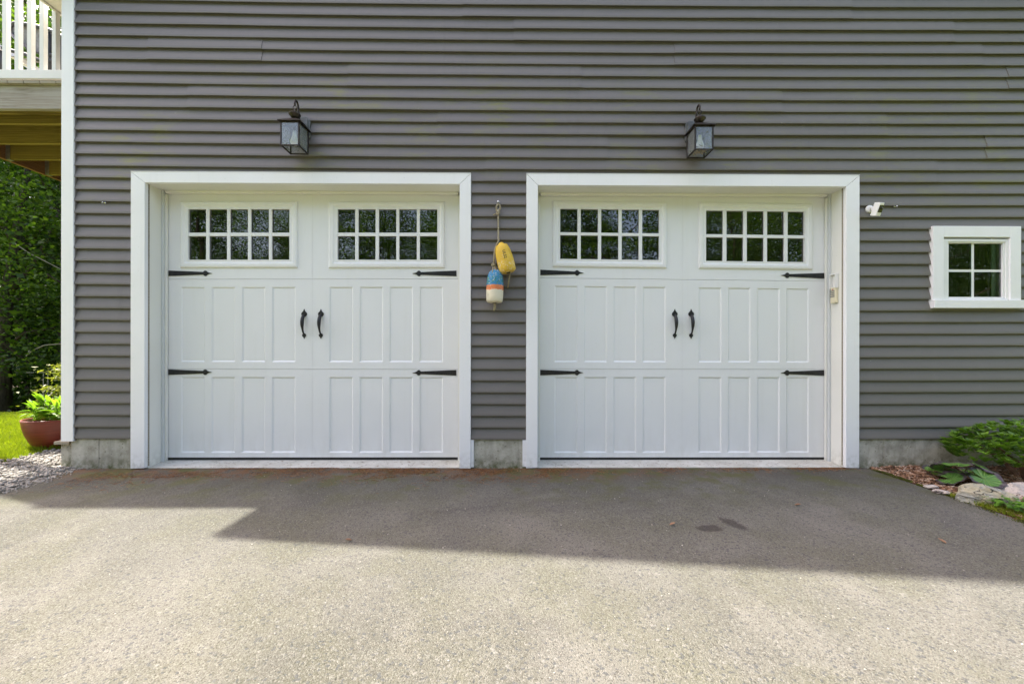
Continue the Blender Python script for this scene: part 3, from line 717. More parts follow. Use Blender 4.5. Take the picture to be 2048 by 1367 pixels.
# ------------------------------------------------------------------ lanterns
def lantern():
    r = thing('wall_lantern', 'dark bronze glass wall lantern above the left garage door', 'lantern', (-1.818, -.02, 2.74), 'lanterns above the garage doors')
    cx, yb, yf, z0, z1 = -1.818, -.072, -.220, 2.737, 2.937; hw = .0735; yc = (yb + yf) / 2
    # back plate with cut corners
    pz0, pz1, pw, c_ = 2.880, 3.085, .074, .026
    poly = [(cx-pw+c_, pz0), (cx+pw-c_, pz0), (cx+pw, pz0+c_), (cx+pw, pz1-c_), (cx+pw-c_, pz1), (cx-pw+c_, pz1), (cx-pw, pz1-c_), (cx-pw, pz0+c_)]
    MB().prism(poly, -.040, -.008).build('back_plate', M['plate_grey'], r, bevel=.003)
    pw2 = pw - .014; poly = [(cx-pw2, pz0+.03), (cx+pw2, pz0+.03), (cx+pw2, pz1-.03), (cx-pw2, pz1-.03)]
    MB().prism(poly, -.052, -.0405).build('back_plate', M['plate_grey'], r, bevel=.003)
    # arm: rises from the plate, curls forward over the lamp
    path = []
    for i in range(26):
        u = i / 25
        if u < .62: a = u / .62; path.append((cx, -.05 - .042 * a, 2.975 + .160 * a - .02 * math.sin(a*math.pi)))
        else:
            a = (u - .62) / .38 * math.pi * 1.15; path.append((cx, -.119 + .027 * math.cos(a), 3.135 + .034 * math.sin(a)))
    MB().tube(path, [.0115 - .004 * i / 25 for i in range(26)], 8).build('arm', M['bronze'], r, smooth=True)
    # hanging loop
    ring = [(cx + .016 * math.cos(a), yc + .002, 3.098 + .016 * math.sin(a)) for a in [2*math.pi*i/16 for i in range(17)]]
    MB().tube(ring, .0032, 6, cap=False).build('ring', M['bronze'], r, smooth=True)
    MB().tube([(cx, -.139, 3.128), (cx, yc, 3.112)], .005, 6).build('ring', M['bronze'], r)
    MB().lathe([(.0, 3.085), (.007, 3.083), (.008, 3.062), (.014, 3.056), (.040, 3.046), (.048, 3.038), (.047, 3.033), (.030, 3.014), (.018, 3.000), (.0, 3.000)], 24, Matrix.Translation((cx, yc, 0))).build('finial', M['bronze'], r, smooth=True)
    # pyramid roof
    e = hw + .022; m = MB()
    m.add([(cx-e, yc-e, z1), (cx+e, yc-e, z1), (cx+e, yc+e, z1), (cx-e, yc+e, z1), (cx-e, yc-e, z1+.006), (cx+e, yc-e, z1+.006), (cx+e, yc+e, z1+.006), (cx-e, yc+e, z1+.006),
           (cx-.02, yc-.02, z1+.062), (cx+.02, yc-.02, z1+.062), (cx+.02, yc+.02, z1+.062), (cx-.02, yc+.02, z1+.062)],
          [(0,1,5,4),(1,2,6,5),(2,3,7,6),(3,0,4,7),(4,5,9,8),(5,6,10,9),(6,7,11,10),(7,4,8,11),(8,9,10,11),(3,2,1,0)])
    m.build('roof_cap', M['bronze'], r, bevel=.0015)
    # cage
    t_ = .0055; m = MB()
    for sx in (-1, 1):
        for y in (yf, yb): x = cx + sx * hw; m.box(x-t_, x+t_, y-t_, y+t_, z0, z1)
    for z in (z0, z1 - .008):
        for y in (yf, yb): m.box(cx-hw+t_, cx+hw-t_, y-t_, y+t_, z, z + .008)
        for sx in (-1, 1): x = cx + sx * hw; m.box(x-t_, x+t_, yf+t_, yb-t_, z, z + .008)
    m.build('cage', M['bronze'], r, bevel=.001)
    for y in (yf, yb): MB().box(cx-hw+t_, cx+hw-t_, y-.001, y+.001, z0+.008, z1-.008).build('glass_pane', M['lantern_glass'], r)
    for sx in (-1, 1): x = cx + sx*hw; MB().box(x-.001, x+.001, yf+t_, yb-t_, z0+.008, z1-.008).build('glass_pane', M['lantern_glass'], r)
    MB().lathe([(.0, 2.778), (.020, 2.779), (.033, 2.790), (.034, 2.806), (.027, 2.830), (.018, 2.852), (.0155, 2.895), (.0, 2.897)], 20, Matrix.Translation((cx, yc, 0))).build('bulb', M['bulb_white'], r, smooth=True)
    MB().lathe([(.0, 2.895), (.017, 2.895), (.017, 2.936), (.0, 2.936)], 14, Matrix.Translation((cx, yc, 0))).build('socket', M['bronze'], r, smooth=True)
    MB().tube([(cx, -.05, 2.90), (cx, -.072, 2.915)], .012, 8).build('bracket', M['plate_grey'], r)
    return r
l1 = lantern()
l2 = copy_tree(l1); l2.location = (1.633, -.02, 2.725); l2['label'] = 'dark bronze glass wall lantern above the right garage door, with nest debris around its bulb'
TOT[l2.name] = tuple(l2.location)
m = MB()
for i in range(60):
    a = random.uniform(0, 6.28); rr_ = random.uniform(.01, .058); p = Vector((1.633 + rr_*math.cos(a), -.146 + rr_*math.sin(a), 2.737 + random.uniform(0, .05 - rr_*.3)))
    d = Vector((random.uniform(-1, 1), random.uniform(-1, 1), random.uniform(-.4, .4))).normalized() * .016
    m.tube([p - d, p + d], .003, 4)
m.build('nest_debris', M['nest'], l2)

# ------------------------------------------------------------------ buoys on a rope
hk = at(996.7, 404.5, Y=-.03)
o = MB().tube([(hk.x, -.012, hk.z), (hk.x, -.055, hk.z - .003)], .004, 8).lathe([(0, .003), (.009, .002), (.009, 0), (0, -.001)], 10, Matrix.Translation((hk.x, -.056, hk.z - .003)) @ Matrix.Rotation(R(90), 4, 'X')).build('wall_hook', M['steel'], smooth=True)
tag(o, 'steel nail in the siding from which the buoy rope hangs', 'hook')
YB = -.10
yt = at(1001, 484.5, Y=YB); ybm = at(1016.8, 545, Y=YB - .01)
yel = thing('lobster_buoy', 'yellow lobster buoy with dark hand lettering hanging tilted on the right', 'buoy', tuple(ybm), 'buoys hanging between the garage doors')
ax = (ybm - yt); Lb = ax.length; ax.normalize()
zl = -ax; rot = zl.to_track_quat('Z', 'Y').to_matrix().to_4x4(); MY = Matrix.Translation(ybm) @ rot
prof = [(.0, .0), (.045, .0), (.062, .006), (.071, .020), (.0735, .05), (.074, .10), (.072, .15), (.065, .20), (.052, .24), (.033, Lb - .022), (.015, Lb - .004), (0, Lb)]
MB().lathe(prof, 32, MY).build('float_body', M['buoy_yellow'], yel, smooth=True)
MB().lathe([(0, -.003), (.016, -.003), (.018, .001), (0, .002)], 16, MY).build('core_hole', M['rubber'], yel)
st0 = at(1020, 549, Y=YB - .0); st1 = at(1015.5, 576, Y=YB + .01)
MB().tube([st0 + Vector((0, 0, .02)), st1], .0065, 8).build('stick', M['stick'], yel, smooth=True)
# hand lettering
fc = bpy.data.curves.new('lettering', 'FONT'); fc.body = 'UL52'; fc.size = .034; fc.align_x = 'CENTER'; fc.align_y = 'CENTER'; fc.offset = .0004
fo = bpy.data.objects.new('lettering_tmp', fc); C.objects.link(fo)
bpy.context.view_layer.update(); dg = bpy.context.evaluated_depsgraph_get(); me = bpy.data.meshes.new_from_object(fo.evaluated_get(dg)); bpy.data.objects.remove(fo)
q = at(1009.2, 508, Y=YB - .071)
# letters run down the float: text x axis = buoy axis; wrap onto the round body
for v in me.vertices:
    x, y = v.co.x, v.co.y
    zc_ = (q - ybm).dot(zl) - x; phi = math.asin(max(-1, min(1, ((q - ybm).cross(zl)).y * 0 + 0)))
    rr_ = .0722
    side_ = zl.cross(Vector((0, -1, 0))).normalized(); fwd = side_.cross(zl).normalized()
    if fwd.y > 0: fwd = -fwd
    off = (q - ybm) - zl * (q - ybm).dot(zl); s0 = off.dot(Vector((1, 0, 0)))
    th = math.asin(max(-1, min(1, s0 / rr_))) + (y / rr_)
    rad = np.interp(zc_, [p[1] for p in prof], [p[0] for p in prof]) + .0012
    r_v = Vector((1, 0, 0)) - zl * zl.x; r_v.normalize()
    v.co = ybm + zl * zc_ + r_v * rad * math.sin(th) + fwd * rad * math.cos(th)
obj('lettering', me, M['marker_black'], yel)
# blue buoy
bt = at(991, 538.5, Y=YB); bb_ = at(989, 605.5, Y=YB - .0)
blu = thing('lobster_buoy', 'blue, orange and cream banded lobster buoy hanging lowest on the rope', 'buoy', tuple(bb_), 'buoys hanging between the garage doors')
Lb2 = (bt - bb_).length; MBm = Matrix.Translation(bb_) @ (bt - bb_).normalized().to_track_quat('Z', 'Y').to_matrix().to_4x4()
MB().lathe([(.0, .0), (.045, .0), (.062, .005), (.070, .016), (.0725, .05), (.0735, .13), (.072, .18), (.066, .225), (.054, .262), (.038, Lb2-.012), (.018, Lb2-.002), (0, Lb2)], 32, MBm).build('float_body', M['buoy_bands'], blu, smooth=True)
MB().lathe([(0, -.003), (.018, -.003), (.020, .001), (0, .002)], 16, MBm).build('core_hole', M['rubber'], blu)
p1 = bb_ + Vector((0, 0, .01)); p2 = at(988, 621, Y=YB)
MB().tube([p1, (p1 + p2) / 2 + Vector((.004, 0, 0)), p2], .009, 8).build('rope_tail', M['rope'], blu, smooth=True)
MB().tube([p1 + Vector((.006, 0, 0)), p2 + Vector((.012, 0, .012))], .007, 8).build('rope_tail', M['rope'], blu, smooth=True)
# rope
rp = thing('hanging_rope', 'old tan rope tied in a loop on the nail, carrying both buoys', 'rope', (hk.x, -.04, hk.z - .35))
P = lambda x, y, Y=-.045: at(x, y, Y=Y)
MB().tube([P(996.8, 407, -.05), P(1000, 411), P(1000.5, 416), P(998, 422), P(996, 427), P(993, 420), P(993, 413), P(996, 407, -.05)], .0075, 8).build('loop', M['rope'], rp, smooth=True)
MB().tube([P(994, 421), P(998.5, 424, -.06), P(997, 429, -.055), P(993, 427, -.05)], .008, 8).build('loop', M['rope'], rp, smooth=True)
MB().tube([P(997, 424), P(992, 427), P(986, 430.5, -.04)], .0055, 8).build('loose_end', M['rope'], rp, smooth=True)
MB().tube([P(996.8, 418), P(996.6, 440), P(996.8, 465, -.06), P(997, 482, -.09), P(993, 489, -.095), P(989.5, 500, -.10), P(988, 515, -.10), P(987.5, 530, -.10)], .0072, 8).build('line', M['rope'], rp, smooth=True)
kn = P(987, 530.5, -.10)
mk = MB().tube([kn + Vector((-.014, 0, -.006)), kn + Vector((-.006, -.012, .012)), kn + Vector((.010, -.012, .004)), kn + Vector((.013, .004, -.010)), kn + Vector((-.004, .010, -.004)), kn + Vector((-.012, -.006, .004)), kn + Vector((.004, -.014, -.008))], .009, 8)
mk.tube([kn + Vector((-.002, 0, -.005)), at(986, 538, Y=YB - .03), at(984.5, 545, Y=YB - .05)], .006, 8).tube([kn + Vector((.004, 0, -.005)), at(991, 538, Y=YB - .03), at(994, 545, Y=YB - .045)], .006, 8)
mk.build('knot', M['rope'], rp, smooth=True)

# ------------------------------------------------------------------ security camera, hooks, keypad
q = at(1741, 417.5, Y=-.03); sc = thing('security_camera', 'small white security camera with black face on a round wall mount', 'security camera', (q.x, -.02, q.z))
MB().lathe([(0, .0), (.034, .0), (.034, .012), (.030, .018), (0, .019)], 24, Matrix.Translation((q.x, -.014, q.z)) @ Matrix.Rotation(R(90), 4, 'X')).build('mount', M['plastic_white'], sc, smooth=True, bevel=.001)
bc = at(1754.5, 418.5, Y=-.10)
MB().tube([(q.x, -.03, q.z), (q.x + .012, -.05, q.z), bc + Vector((-.012, .03, 0))], [.020, .017, .014], 12).build('stalk', M['plastic_white'], sc, smooth=True)
Mc = Matrix.Translation(bc) @ Euler((R(20), R(2), R(4)), 'XYZ').to_matrix().to_4x4()
def rbox(m, M_, hx, hy, hz, r_=.012, seg=5):
    pts = []
    for cx_, cy_, a0 in ((hx-r_, hy-r_, 0), (-hx+r_, hy-r_, 90), (-hx+r_, -hy+r_, 180), (hx-r_, -hy+r_, 270)):
        for k_ in range(seg + 1): a = R(a0 + 90 * k_ / seg); pts.append((cx_ + r_*math.cos(a), cy_ + r_*math.sin(a)))
    n = len(pts); vs_ = [M_ @ Vector((x*s_, y*s_, z)) for z, s_ in ((-hz, .94), (-hz+.005, 1), (hz-.005, 1), (hz, .94)) for x, y in pts]
    fs_ = [(l*n+i, l*n+(i+1) % n, (l+1)*n+(i+1) % n, (l+1)*n+i) for l in range(3) for i in range(n)] + [tuple(range(n))[::-1], tuple(3*n+i for i in range(n))]
    m.add(vs_, fs_)
m = MB(); rbox(m, Mc, .025, .031, .055, .014); m.build('camera_body', M['plastic_white'], sc, smooth=False, bevel=.001)
m = MB(); rbox(m, Mc @ Matrix.Translation((.001, -.0300, .004)), .019, .0035, .030, .003); m.build('face_plate', M['plastic_dark'], sc)
MB().lathe([(0, .003), (.009, .002), (.011, 0)], 16, Mc @ Matrix.Translation((.001, -.0337, .010)) @ Matrix.Rotation(R(90), 4, 'X')).build('lens', M['lens_black'], sc, smooth=True)
for (px, py, lab) in ((207.5, 404, 'tiny bright screw hook in the siding left of the left garage door'), (1791.5, 411.5, 'tiny bright screw hook in the siding beside the security camera')):
    q = at(px, py, Y=-.03)
    o = MB().tube([(q.x, -.008, q.z), (q.x, -.034, q.z), (q.x + .002, -.044, q.z - .008), (q.x, -.038, q.z - .016)], .0036, 8).lathe([(0, 0), (.010, 0), (.010, .003), (0, .004)], 12, Matrix.Translation((q.x, -.018, q.z)) @ Matrix.Rotation(R(90), 4, 'X')).build('screw_hook', M['steel'], smooth=True)
    tag(o, lab, 'hook')
# keypad on the right jamb of the right door
jx = O2[1]; zk1, zk0 = at(1676, 547, Y=.07).z, at(1676, 606, Y=.07).z
kp = thing('keypad', 'cream garage door keypad with its white cover slid up on the right jamb', 'keypad', (jx, .07, zk0))
zm = at(1676, 577, Y=.07).z
m = MB(); m.box(jx-.030, jx-.0005, .045, .105, zk0, zm + .012); m.build('keypad_body', M['keypad_cream'], kp, bevel=.008, seg=3)
m = MB(); m.box(jx-.006, jx-.0004, .043, .107, zm + .010, zk1); m.box(jx-.036, jx-.0062, .040, .047, zm + .004, zk1); m.box(jx-.036, jx-.0062, .103, .110, zm + .004, zk1); m.box(jx-.036, jx-.0062, .0472, .1028, zk1 - .012, zk1)
m.build('cover', M['plastic_white'], kp, bevel=.002)
for r_ in range(4):
    for c_ in range(3):
        y = .056 + c_ * .0165; z = zm - .028 - r_ * .0165
        MB().box(jx-.0335, jx-.029, y, y + .011, z, z + .011).build('key', M['key_grey'], kp, bevel=.001)
MB().box(jx-.0325, jx-.029, .068, .082, zm - .012, zm - .004).build('enter_key', M['key_red'], kp, bevel=.001)

# ------------------------------------------------------------------ deck left of the house
YK = .23; DX0, DX1 = -5.95, -3.92; DB = 3.30
zr1 = at(60, 140, Y=YK).z; zr0 = at(60, 158, Y=YK).z; zf1 = at(60, 170, Y=YK).z; zf0 = at(60, 218, Y=YK).z
deck = thing('deck', 'raised timber deck with white railing on the left side of the house', 'deck', (-4.9, 1.8, 0))
MB().box(DX0, DX1, YK, YK + .04, zf0, zf1 - .006).build('rim_board', M['rim_timber_weathered'], deck, bevel=.004, label='weathered grey front rim board')
MB().box(DX0 - .04, DX0 - .001, YK, DB, zf0, zf1 - .006).build('rim_board', M['rim_timber_brown'], deck, bevel=.003, label='brown outer rim board')
MB().box(DX0, DX1, YK + .0405, YK + .08, zf0 - .006, zf1 - .006).build('rim_board', M['joist_timber'], deck)
for i, y in enumerate((.47, .85, 1.22, 1.62, 2.02, 2.42, 2.82, 3.2)):
    MB().box(DX0 + .002, DX1, y, y + .04, zf0 + .002, zf1 - .007).build('joist', M['joist_timber'], deck, bevel=.003)
    m = MB(); m.box(DX0 + .0005, DX0 + .05, y - .003, y - .0005, zf0 - .002, zf1 - .05); m.box(DX0 + .0005, DX0 + .05, y - .003, y + .043, zf0 - .003, zf0 - .0005); m.build('joist_hanger', M['zinc'], deck)
nb = 14
for i in range(nb):
    x = DX0 - .05 + i * (DX1 - DX0 + .05) / nb
    MB().box(x + .003, x + (DX1 - DX0 + .05) / nb - .003, YK - .03, DB, zf1 - .004, zf1 + .028).build('floor_board', M['plank_weathered'], deck, bevel=.003)
MB().box(DX0, DX1, YK - .005, YK + .05, zr0, zr1).build('bottom_rail', M['rail_white'], deck, bevel=.004)
MB().box(DX0, DX1, YK - .02, YK + .06, zr1 + .86, zr1 + .92).build('top_rail', M['rail_white'], deck, bevel=.004)
for i in range(17):
    px = 19.8 + 24.9 * i
    x = at(107 - 24.9 * i, 80, Y=YK).x
    if x < DX0 + .03: break
    MB().box(x - .021, x + .017, YK + .004, YK + .042, zr1, zr1 + .86).build('baluster', M['rail_white'], deck, bevel=.002)
for y in (YK + .06, 1.7, DB - .05):
    MB().box(DX0 - .02, DX0 + .07, y - .045, y + .045, zf1 + .028, zf1 + 1.1).build('rail_post', M['rail_white'], deck, bevel=.004)
for y in (.6, 3.0): MB().box(DX0 + .0, DX0 + .12, y, y + .12, -.05, zf0 - .004).build('support_post', M['joist_timber'], deck, bevel=.004)
MB().box(DX0 + .01, DX0 + .05, YK + .1, DB, zr1 + .86, zr1 + .92).build('top_rail', M['rail_white'], deck, bevel=.004)
MB().box(DX0 + .01, DX0 + .05, YK + .1, DB, zr0 - .01, zr0 + .07).build('bottom_rail', M['rail_white'], deck, bevel=.004)
# sloping white rail seen behind the balusters
a_, c_ = at(-30, 82, Y=2.6), at(62, 142, Y=2.6); m = MB()
m.add([(a_.x, 2.6, a_.z), (c_.x, 2.6, c_.z), (c_.x, 2.6, c_.z + .09), (a_.x, 2.6, a_.z + .09), (a_.x, 2.64, a_.z), (c_.x, 2.64, c_.z), (c_.x, 2.64, c_.z + .09), (a_.x, 2.64, a_.z + .09)], [(0,1,2,3),(7,6,5,4),(0,4,5,1),(1,5,6,2),(2,6,7,3),(3,7,4,0)])
m.build('stair_rail', M['rail_white'], deck)
# chair on the deck
YC = 1.15; zfl = zf1 + .03
ch = thing('patio_chair', 'dark framed sling patio chair standing on the deck behind the white balusters', 'chair', (-4.9, YC, zfl))
A = lambda x, y, Y=YC: at(x, y, Y=Y)
MB().tube([A(19, 62), A(20, 52), A(30, 47), (A(60, 50)), A(90, 57), A(112, 66), A(128, 76), A(145, 92), A(150, 115)], .022, 8).build('back_frame', M['chair_frame'], ch, smooth=True)
MB().tube([A(19, 62), A(32, 78), A(55, 95), A(80, 107), A(150, 118)], .02, 8).build('back_frame', M['chair_frame'], ch, smooth=True)
m = MB(); top = [A(22, 55, YC+.01), A(45, 50, YC+.02), A(75, 55, YC+.03), A(105, 66, YC+.03), A(140, 90, YC+.03)]; bot = [A(24, 66, YC+.01), A(45, 85, YC+.03), A(75, 103, YC+.04), A(105, 110, YC+.04), A(145, 117, YC+.03)]
m.v = [tuple(p) for p in top + bot]; m.f = [(i + 5, i + 6, i + 1, i) for i in range(4)]; m.build('sling', M['chair_sling'], ch, smooth=True)
MB().tube([A(-2, 95), A(20, 101), A(50, 109), A(80, 121), A(130, 124)], .022, 8).build('arm_rest', M['chair_frame'], ch, smooth=True)
MB().tube([A(95, 66), A(96, 110), A(99, 150)], .034, 8).build('leg', M['chair_frame'], ch, smooth=True)
MB().tube([A(120, 80), A(124, 150)], .026, 8).build('leg', M['chair_frame'], ch, smooth=True)
MB().tube([A(2, 96), A(3, 150)], .02, 8).build('leg', M['chair_frame'], ch, smooth=True)
m = MB(); m.add([A(20, 112), A(130, 128), A(140, 134, YC + .4), A(30, 120, YC + .4)], [(0, 1, 2, 3)]); m.build('seat', M['chair_sling'], ch)

# plank and block at the foot of the corner board
o = thing('cellar_ledge', 'weathered plank lying on a concrete ledge behind the red pot', 'ledge', (-4.02, .15, 0))
z1_ = at(130, 880, Y=.08).z; z0_ = at(130, 886, Y=.08).z
MB().box(-4.04, -3.905, .03, .8, z0_, z1_).build('plank', M['plank_weathered'], o, bevel=.004)
MB().box(-4.01, -3.91, .06, .8, -.05, z0_ - .001).build('concrete_block', M['foundation_concrete'], o, bevel=.006)

# ------------------------------------------------------------------ pot with plant
pc = Vector((-4.72 + .0, .82, 0))
q = at(112, 905, Z=.0); pr = at(44, 843, Y=.78)
pc = Vector((at(114, 860, Y=.78).x, .78, 0)); Rt = .255; zt_ = at(114, 840, Y=.60).z
pot = thing('flower_pot', 'large red glazed tapered flower pot standing on the lawn beside the house corner', 'plant pot', (pc.x, pc.y, 0))
MB().lathe([(0, .0), (Rt*.52, .0), (Rt*.57, .012), (Rt*.75, .07), (Rt*.89, .16), (Rt*.97, .25), (Rt*.985, zt_ - .03), (Rt, zt_ - .008), (Rt*.985, zt_), (Rt*.94, zt_ - .002), (Rt*.93, zt_ - .05), (Rt*.9, zt_ - .06)], 40, Matrix.Translation((pc.x, pc.y, 0))).build('pot_body', M['pot_glaze'], pot, smooth=True)
MB().lathe([(0, zt_ - .045), (Rt*.93, zt_ - .05)], 30, Matrix.Translation((pc.x, pc.y, 0))).build('soil', M['bed_soil'], pot)
def leafmesh(name, L_=.08, W_=.03, mat=None, fold=.25, droop=.3):
    m = MB(); n = 5
    for i in range(n + 1):
        u = i / n; wd = W_ * math.sin(math.pi * (u ** .8)) ** .8 if 0 < u < 1 else 0.0008
        x = L_ * u; z = -droop * L_ * u * u
        m.v += [(x, -wd, z + fold * wd), (x, 0, z), (x, wd, z + fold * wd)]
    for i in range(n):
        a = i * 3; m.f += [(a, a+3, a+4, a+1), (a+1, a+4, a+5, a+2)]
    me = bpy.data.meshes.new(name); me.from_pydata(m.v, [], m.f); me.update()
    for p in me.polygons: p.use_smooth = True
    me.materials.append(mat); return me
def put(name, me, p, ez, ey, ex, s_, parent):
    o = bpy.data.objects.new(name, me); C.objects.link(o); par(o, parent)
    o.matrix_basis = Matrix.Translation(p) @ Euler((ex, ey, ez), 'XYZ').to_matrix().to_4x4() @ Matrix.Scale(s_, 4)
    return o
plant = thing('potted_plant', 'bright green leafy plant growing in the red pot', 'plant', (pc.x, pc.y, zt_ - .045))
lm = leafmesh('pot_leaf', .13, .022, M['leaf_pot'], .3, .35)
for s_i in range(24):
    a = random.uniform(0, 6.28); r0 = random.uniform(0, Rt * .62); base = Vector((pc.x + r0*math.cos(a), pc.y + r0*math.sin(a), zt_ - .05)); hh = random.uniform(.13, .27)
    tip = base + Vector((.06*math.cos(a), .06*math.sin(a), hh))
    MB().tube([base, (base + tip)/2, tip], .004, 5).build('stem', M['leaf_pot'], plant)
    for k_ in range(11):
        u = .25 + .75 * k_ / 10; p = base.lerp(tip, u)
        put('leaf', lm, p, k_ * 2.4 + random.uniform(-.3, .3), -R(random.uniform(5, 35) + 40 * (u > .9)), random.uniform(-.3, .3), random.uniform(.6, 1.05), plant)

# ------------------------------------------------------------------ leaf clouds, trees
def cloud(name, C_, leaf, mat, dirs=None, aspect=.45):
    """many small bent leaves around centres C_ (n,3)"""
    n = len(C_); th = rng.uniform(0, 2*np.pi, n); el = rng.normal(0, .5, n)
    d = np.stack([np.cos(th)*np.cos(el), np.sin(th)*np.cos(el), np.sin(el)], 1)
    r_ = rng.normal(size=(n, 3)); s_ = np.cross(d, r_); s_ /= np.linalg.norm(s_, axis=1)[:, None]
    nn = np.cross(d, s_); ln = leaf * rng.uniform(.6, 1.3, n)[:, None]
    a = C_ - d*ln*.5; c = C_ + d*ln*.5; b_ = C_ + s_*ln*aspect + nn*ln*.1; e = C_ - s_*ln*aspect + nn*ln*.1
    V = np.stack([a, b_, c, e], 1).reshape(-1, 3); Fq = np.arange(4*n).reshape(n, 4)
    me = npmesh(name, V, Fq); me.materials.append(mat); return me
def crown_pts(n, h0, h1, rad, clumps=60, conif=False):
    zs = h0 + (h1 - h0) * rng.uniform(0, 1, clumps) ** (.9); out = []
    for z in zs:
        u = (z - h0) / (h1 - h0)
        rr_ = rad * ((1 - u) * .95 + .08 if conif else math.sqrt(max(.02, 1 - (2*u - .85) ** 2 / 1.35)))
        a = rng.uniform(0, 6.28); r0 = rr_ * rng.uniform(.25, 1) ** .6; cx, cy = r0*math.cos(a), r0*math.sin(a)
        k_ = n // clumps; s_ = rad * rng.uniform(.11, .25)
        p = rng.normal(size=(k_, 3)) * np.array([s_, s_, s_*(.28 if conif else .42)]) + np.array([cx, cy, z])
        out.append(p)
    return np.concatenate(out)
crowns = []
for i, (con, mat) in enumerate(((False, 'leaf_forest'), (True, 'leaf_forest_dark'), (False, 'leaf_forest'), (False, 'leaf_forest_dark'))):
    crowns.append(cloud('tree_crown', crown_pts(24000, .5 if con else 1.8, 12.0, 2.7 if con else 3.5, 130, con), .10 if con else .115, M[mat], aspect=.22 if con else .34))
def trunkmesh(seed):
    random.seed(seed); m = MB(); p = Vector((0, 0, -1.2)); path = []; rad = []
    for i in range(10): path.append(p.copy()); rad.append(.19 * (1 - i/11)); p = p + Vector((random.uniform(-.12, .12), random.uniform(-.12, .12), 1.25))
    m.tube(path, rad, 8)
    for k_ in range(14):
        i = random.randint(2, 8); a = random.uniform(0, 6.28); b0 = path[i]; L_ = random.uniform(1.5, 3.0)
        d = Vector((math.cos(a), math.sin(a), random.uniform(.1, .7)))
        m.tube([b0, b0 + d*L_*.5, b0 + d*L_ + Vector((0, 0, .4))], [rad[i]*.5, rad[i]*.3, .02], 5)
    me = bpy.data.meshes.new('trunk'); me.from_pydata(m.v, [], m.f); me.update(); me.materials.append(M['bark']); return me
trunks = [trunkmesh(s_) for s_ in (3, 8, 15)]; random.seed(11)
def tree(x, y, s_, kind, label, group, z=None, name='woodland_tree'):
    z = hgt(x, y) if z is None else z
    r = thing(name, label, 'tree', (x, y, z), group)
    for nm, me in (('trunk', trunks[kind % 3]), ('crown', crowns[kind])):
        o = bpy.data.objects.new(nm, me); C.objects.link(o); o.parent = r; o.scale = (s_*random.uniform(.9, 1.1),)*2 + (s_,); o.rotation_euler.z = random.uniform(0, 6.28)
    return r
G1 = 'trees of the wood beyond the lawn'
lab = {0: 'leafy broadleaf tree in the wood beyond the lawn, left of the house', 1: 'dark drooping hemlock in the wood beyond the lawn, left of the house', 2: 'leafy broadleaf tree in the wood beyond the lawn, left of the house', 3: 'dark broadleaf tree deep in the wood beyond the lawn'}
LAB2 = {(-10.6, 8.6): 'dark drooping hemlock nearest the lawn, close to the house corner board', (-12.8, 7.9): 'leafy broadleaf tree nearest the lawn, at the left edge of the photo',
        (-17.0, 13.0): 'tallest dark broadleaf tree rising behind the deck railing'}
for x, y, s_, k_ in ((-10.6, 8.6, .95, 1), (-12.8, 7.9, .9, 0), (-15.2, 9.6, 1.0, 2), (-13.2, 11.2, 1.05, 1), (-10.2, 11.8, 1.0, 0), (-17.6, 12.0, 1.15, 3), (-14.6, 14.6, 1.1, 1), (-20.5, 14.5, 1.2, 0),
                     (-8.2, 10.4, .95, 2), (-18.5, 17.5, 1.2, 3), (-22.5, 18.6, 1.2, 3), (-6.4, 12.5, 1.0, 0), (-25, 15, 1.1, 0), (-19.2, 8.6, .9, 0), (-24, 22, 1.3, 3), (-14.0, 10.0, 1.25, 0), (-17.0, 13.0, 1.55, 3), (-12.0, 9.8, 1.15, 1)):
    tree(x, y, s_, k_, LAB2.get((x, y), lab[k_]), G1)
G2 = 'trees across the driveway facing the garage'
for i in range(48):
    x = -34 + (i % 16) * 4.5 + random.uniform(-1.2, 1.2); y = -D - (13.5, 17.5, 21.5)[i // 16] + random.uniform(-1.6, 1.6)
    tree(x, y, random.uniform(.8, 1.1), random.choice((0, 1, 2, 0)), 'tall leafy tree across the driveway, seen mirrored in the garage door panes', G2, 0)
# leaning dark trunk at the front of the wood
tf = thing('leaning_tree', 'tree with a dark forked leaning trunk at the front edge of the wood', 'tree', tuple(at(18, 840, Y=7.4)))
A7 = lambda x, y, Y=7.4: at(x, y, Y=Y)
MB().tube([A7(10, 860), A7(8, 700), A7(14, 590), A7(30, 500), A7(40, 430), A7(52, 370), A7(62, 300), A7(80, 200)], [.15, .13, .12, .11, .09, .07, .05, .03], 8).tube([A7(14, 590), A7(60, 540), A7(95, 480), A7(120, 420)], [.08, .06, .045, .03], 6).tube([A7(30, 500), A7(5, 430), A7(-30, 350)], [.07, .05, .03], 6).tube([A7(8, 700), A7(50, 665), A7(110, 655)], [.05, .04, .02], 5).build('trunk', M['bark'], tf, smooth=True)
pp = crown_pts(5000, 3.0, 8.5, 2.2, 34); b0 = A7(40, 600)
obj('crown', cloud('crown', pp + np.array([b0.x, b0.y + .6, -.2]), .11, M['leaf_forest'], aspect=.34), None, tf)
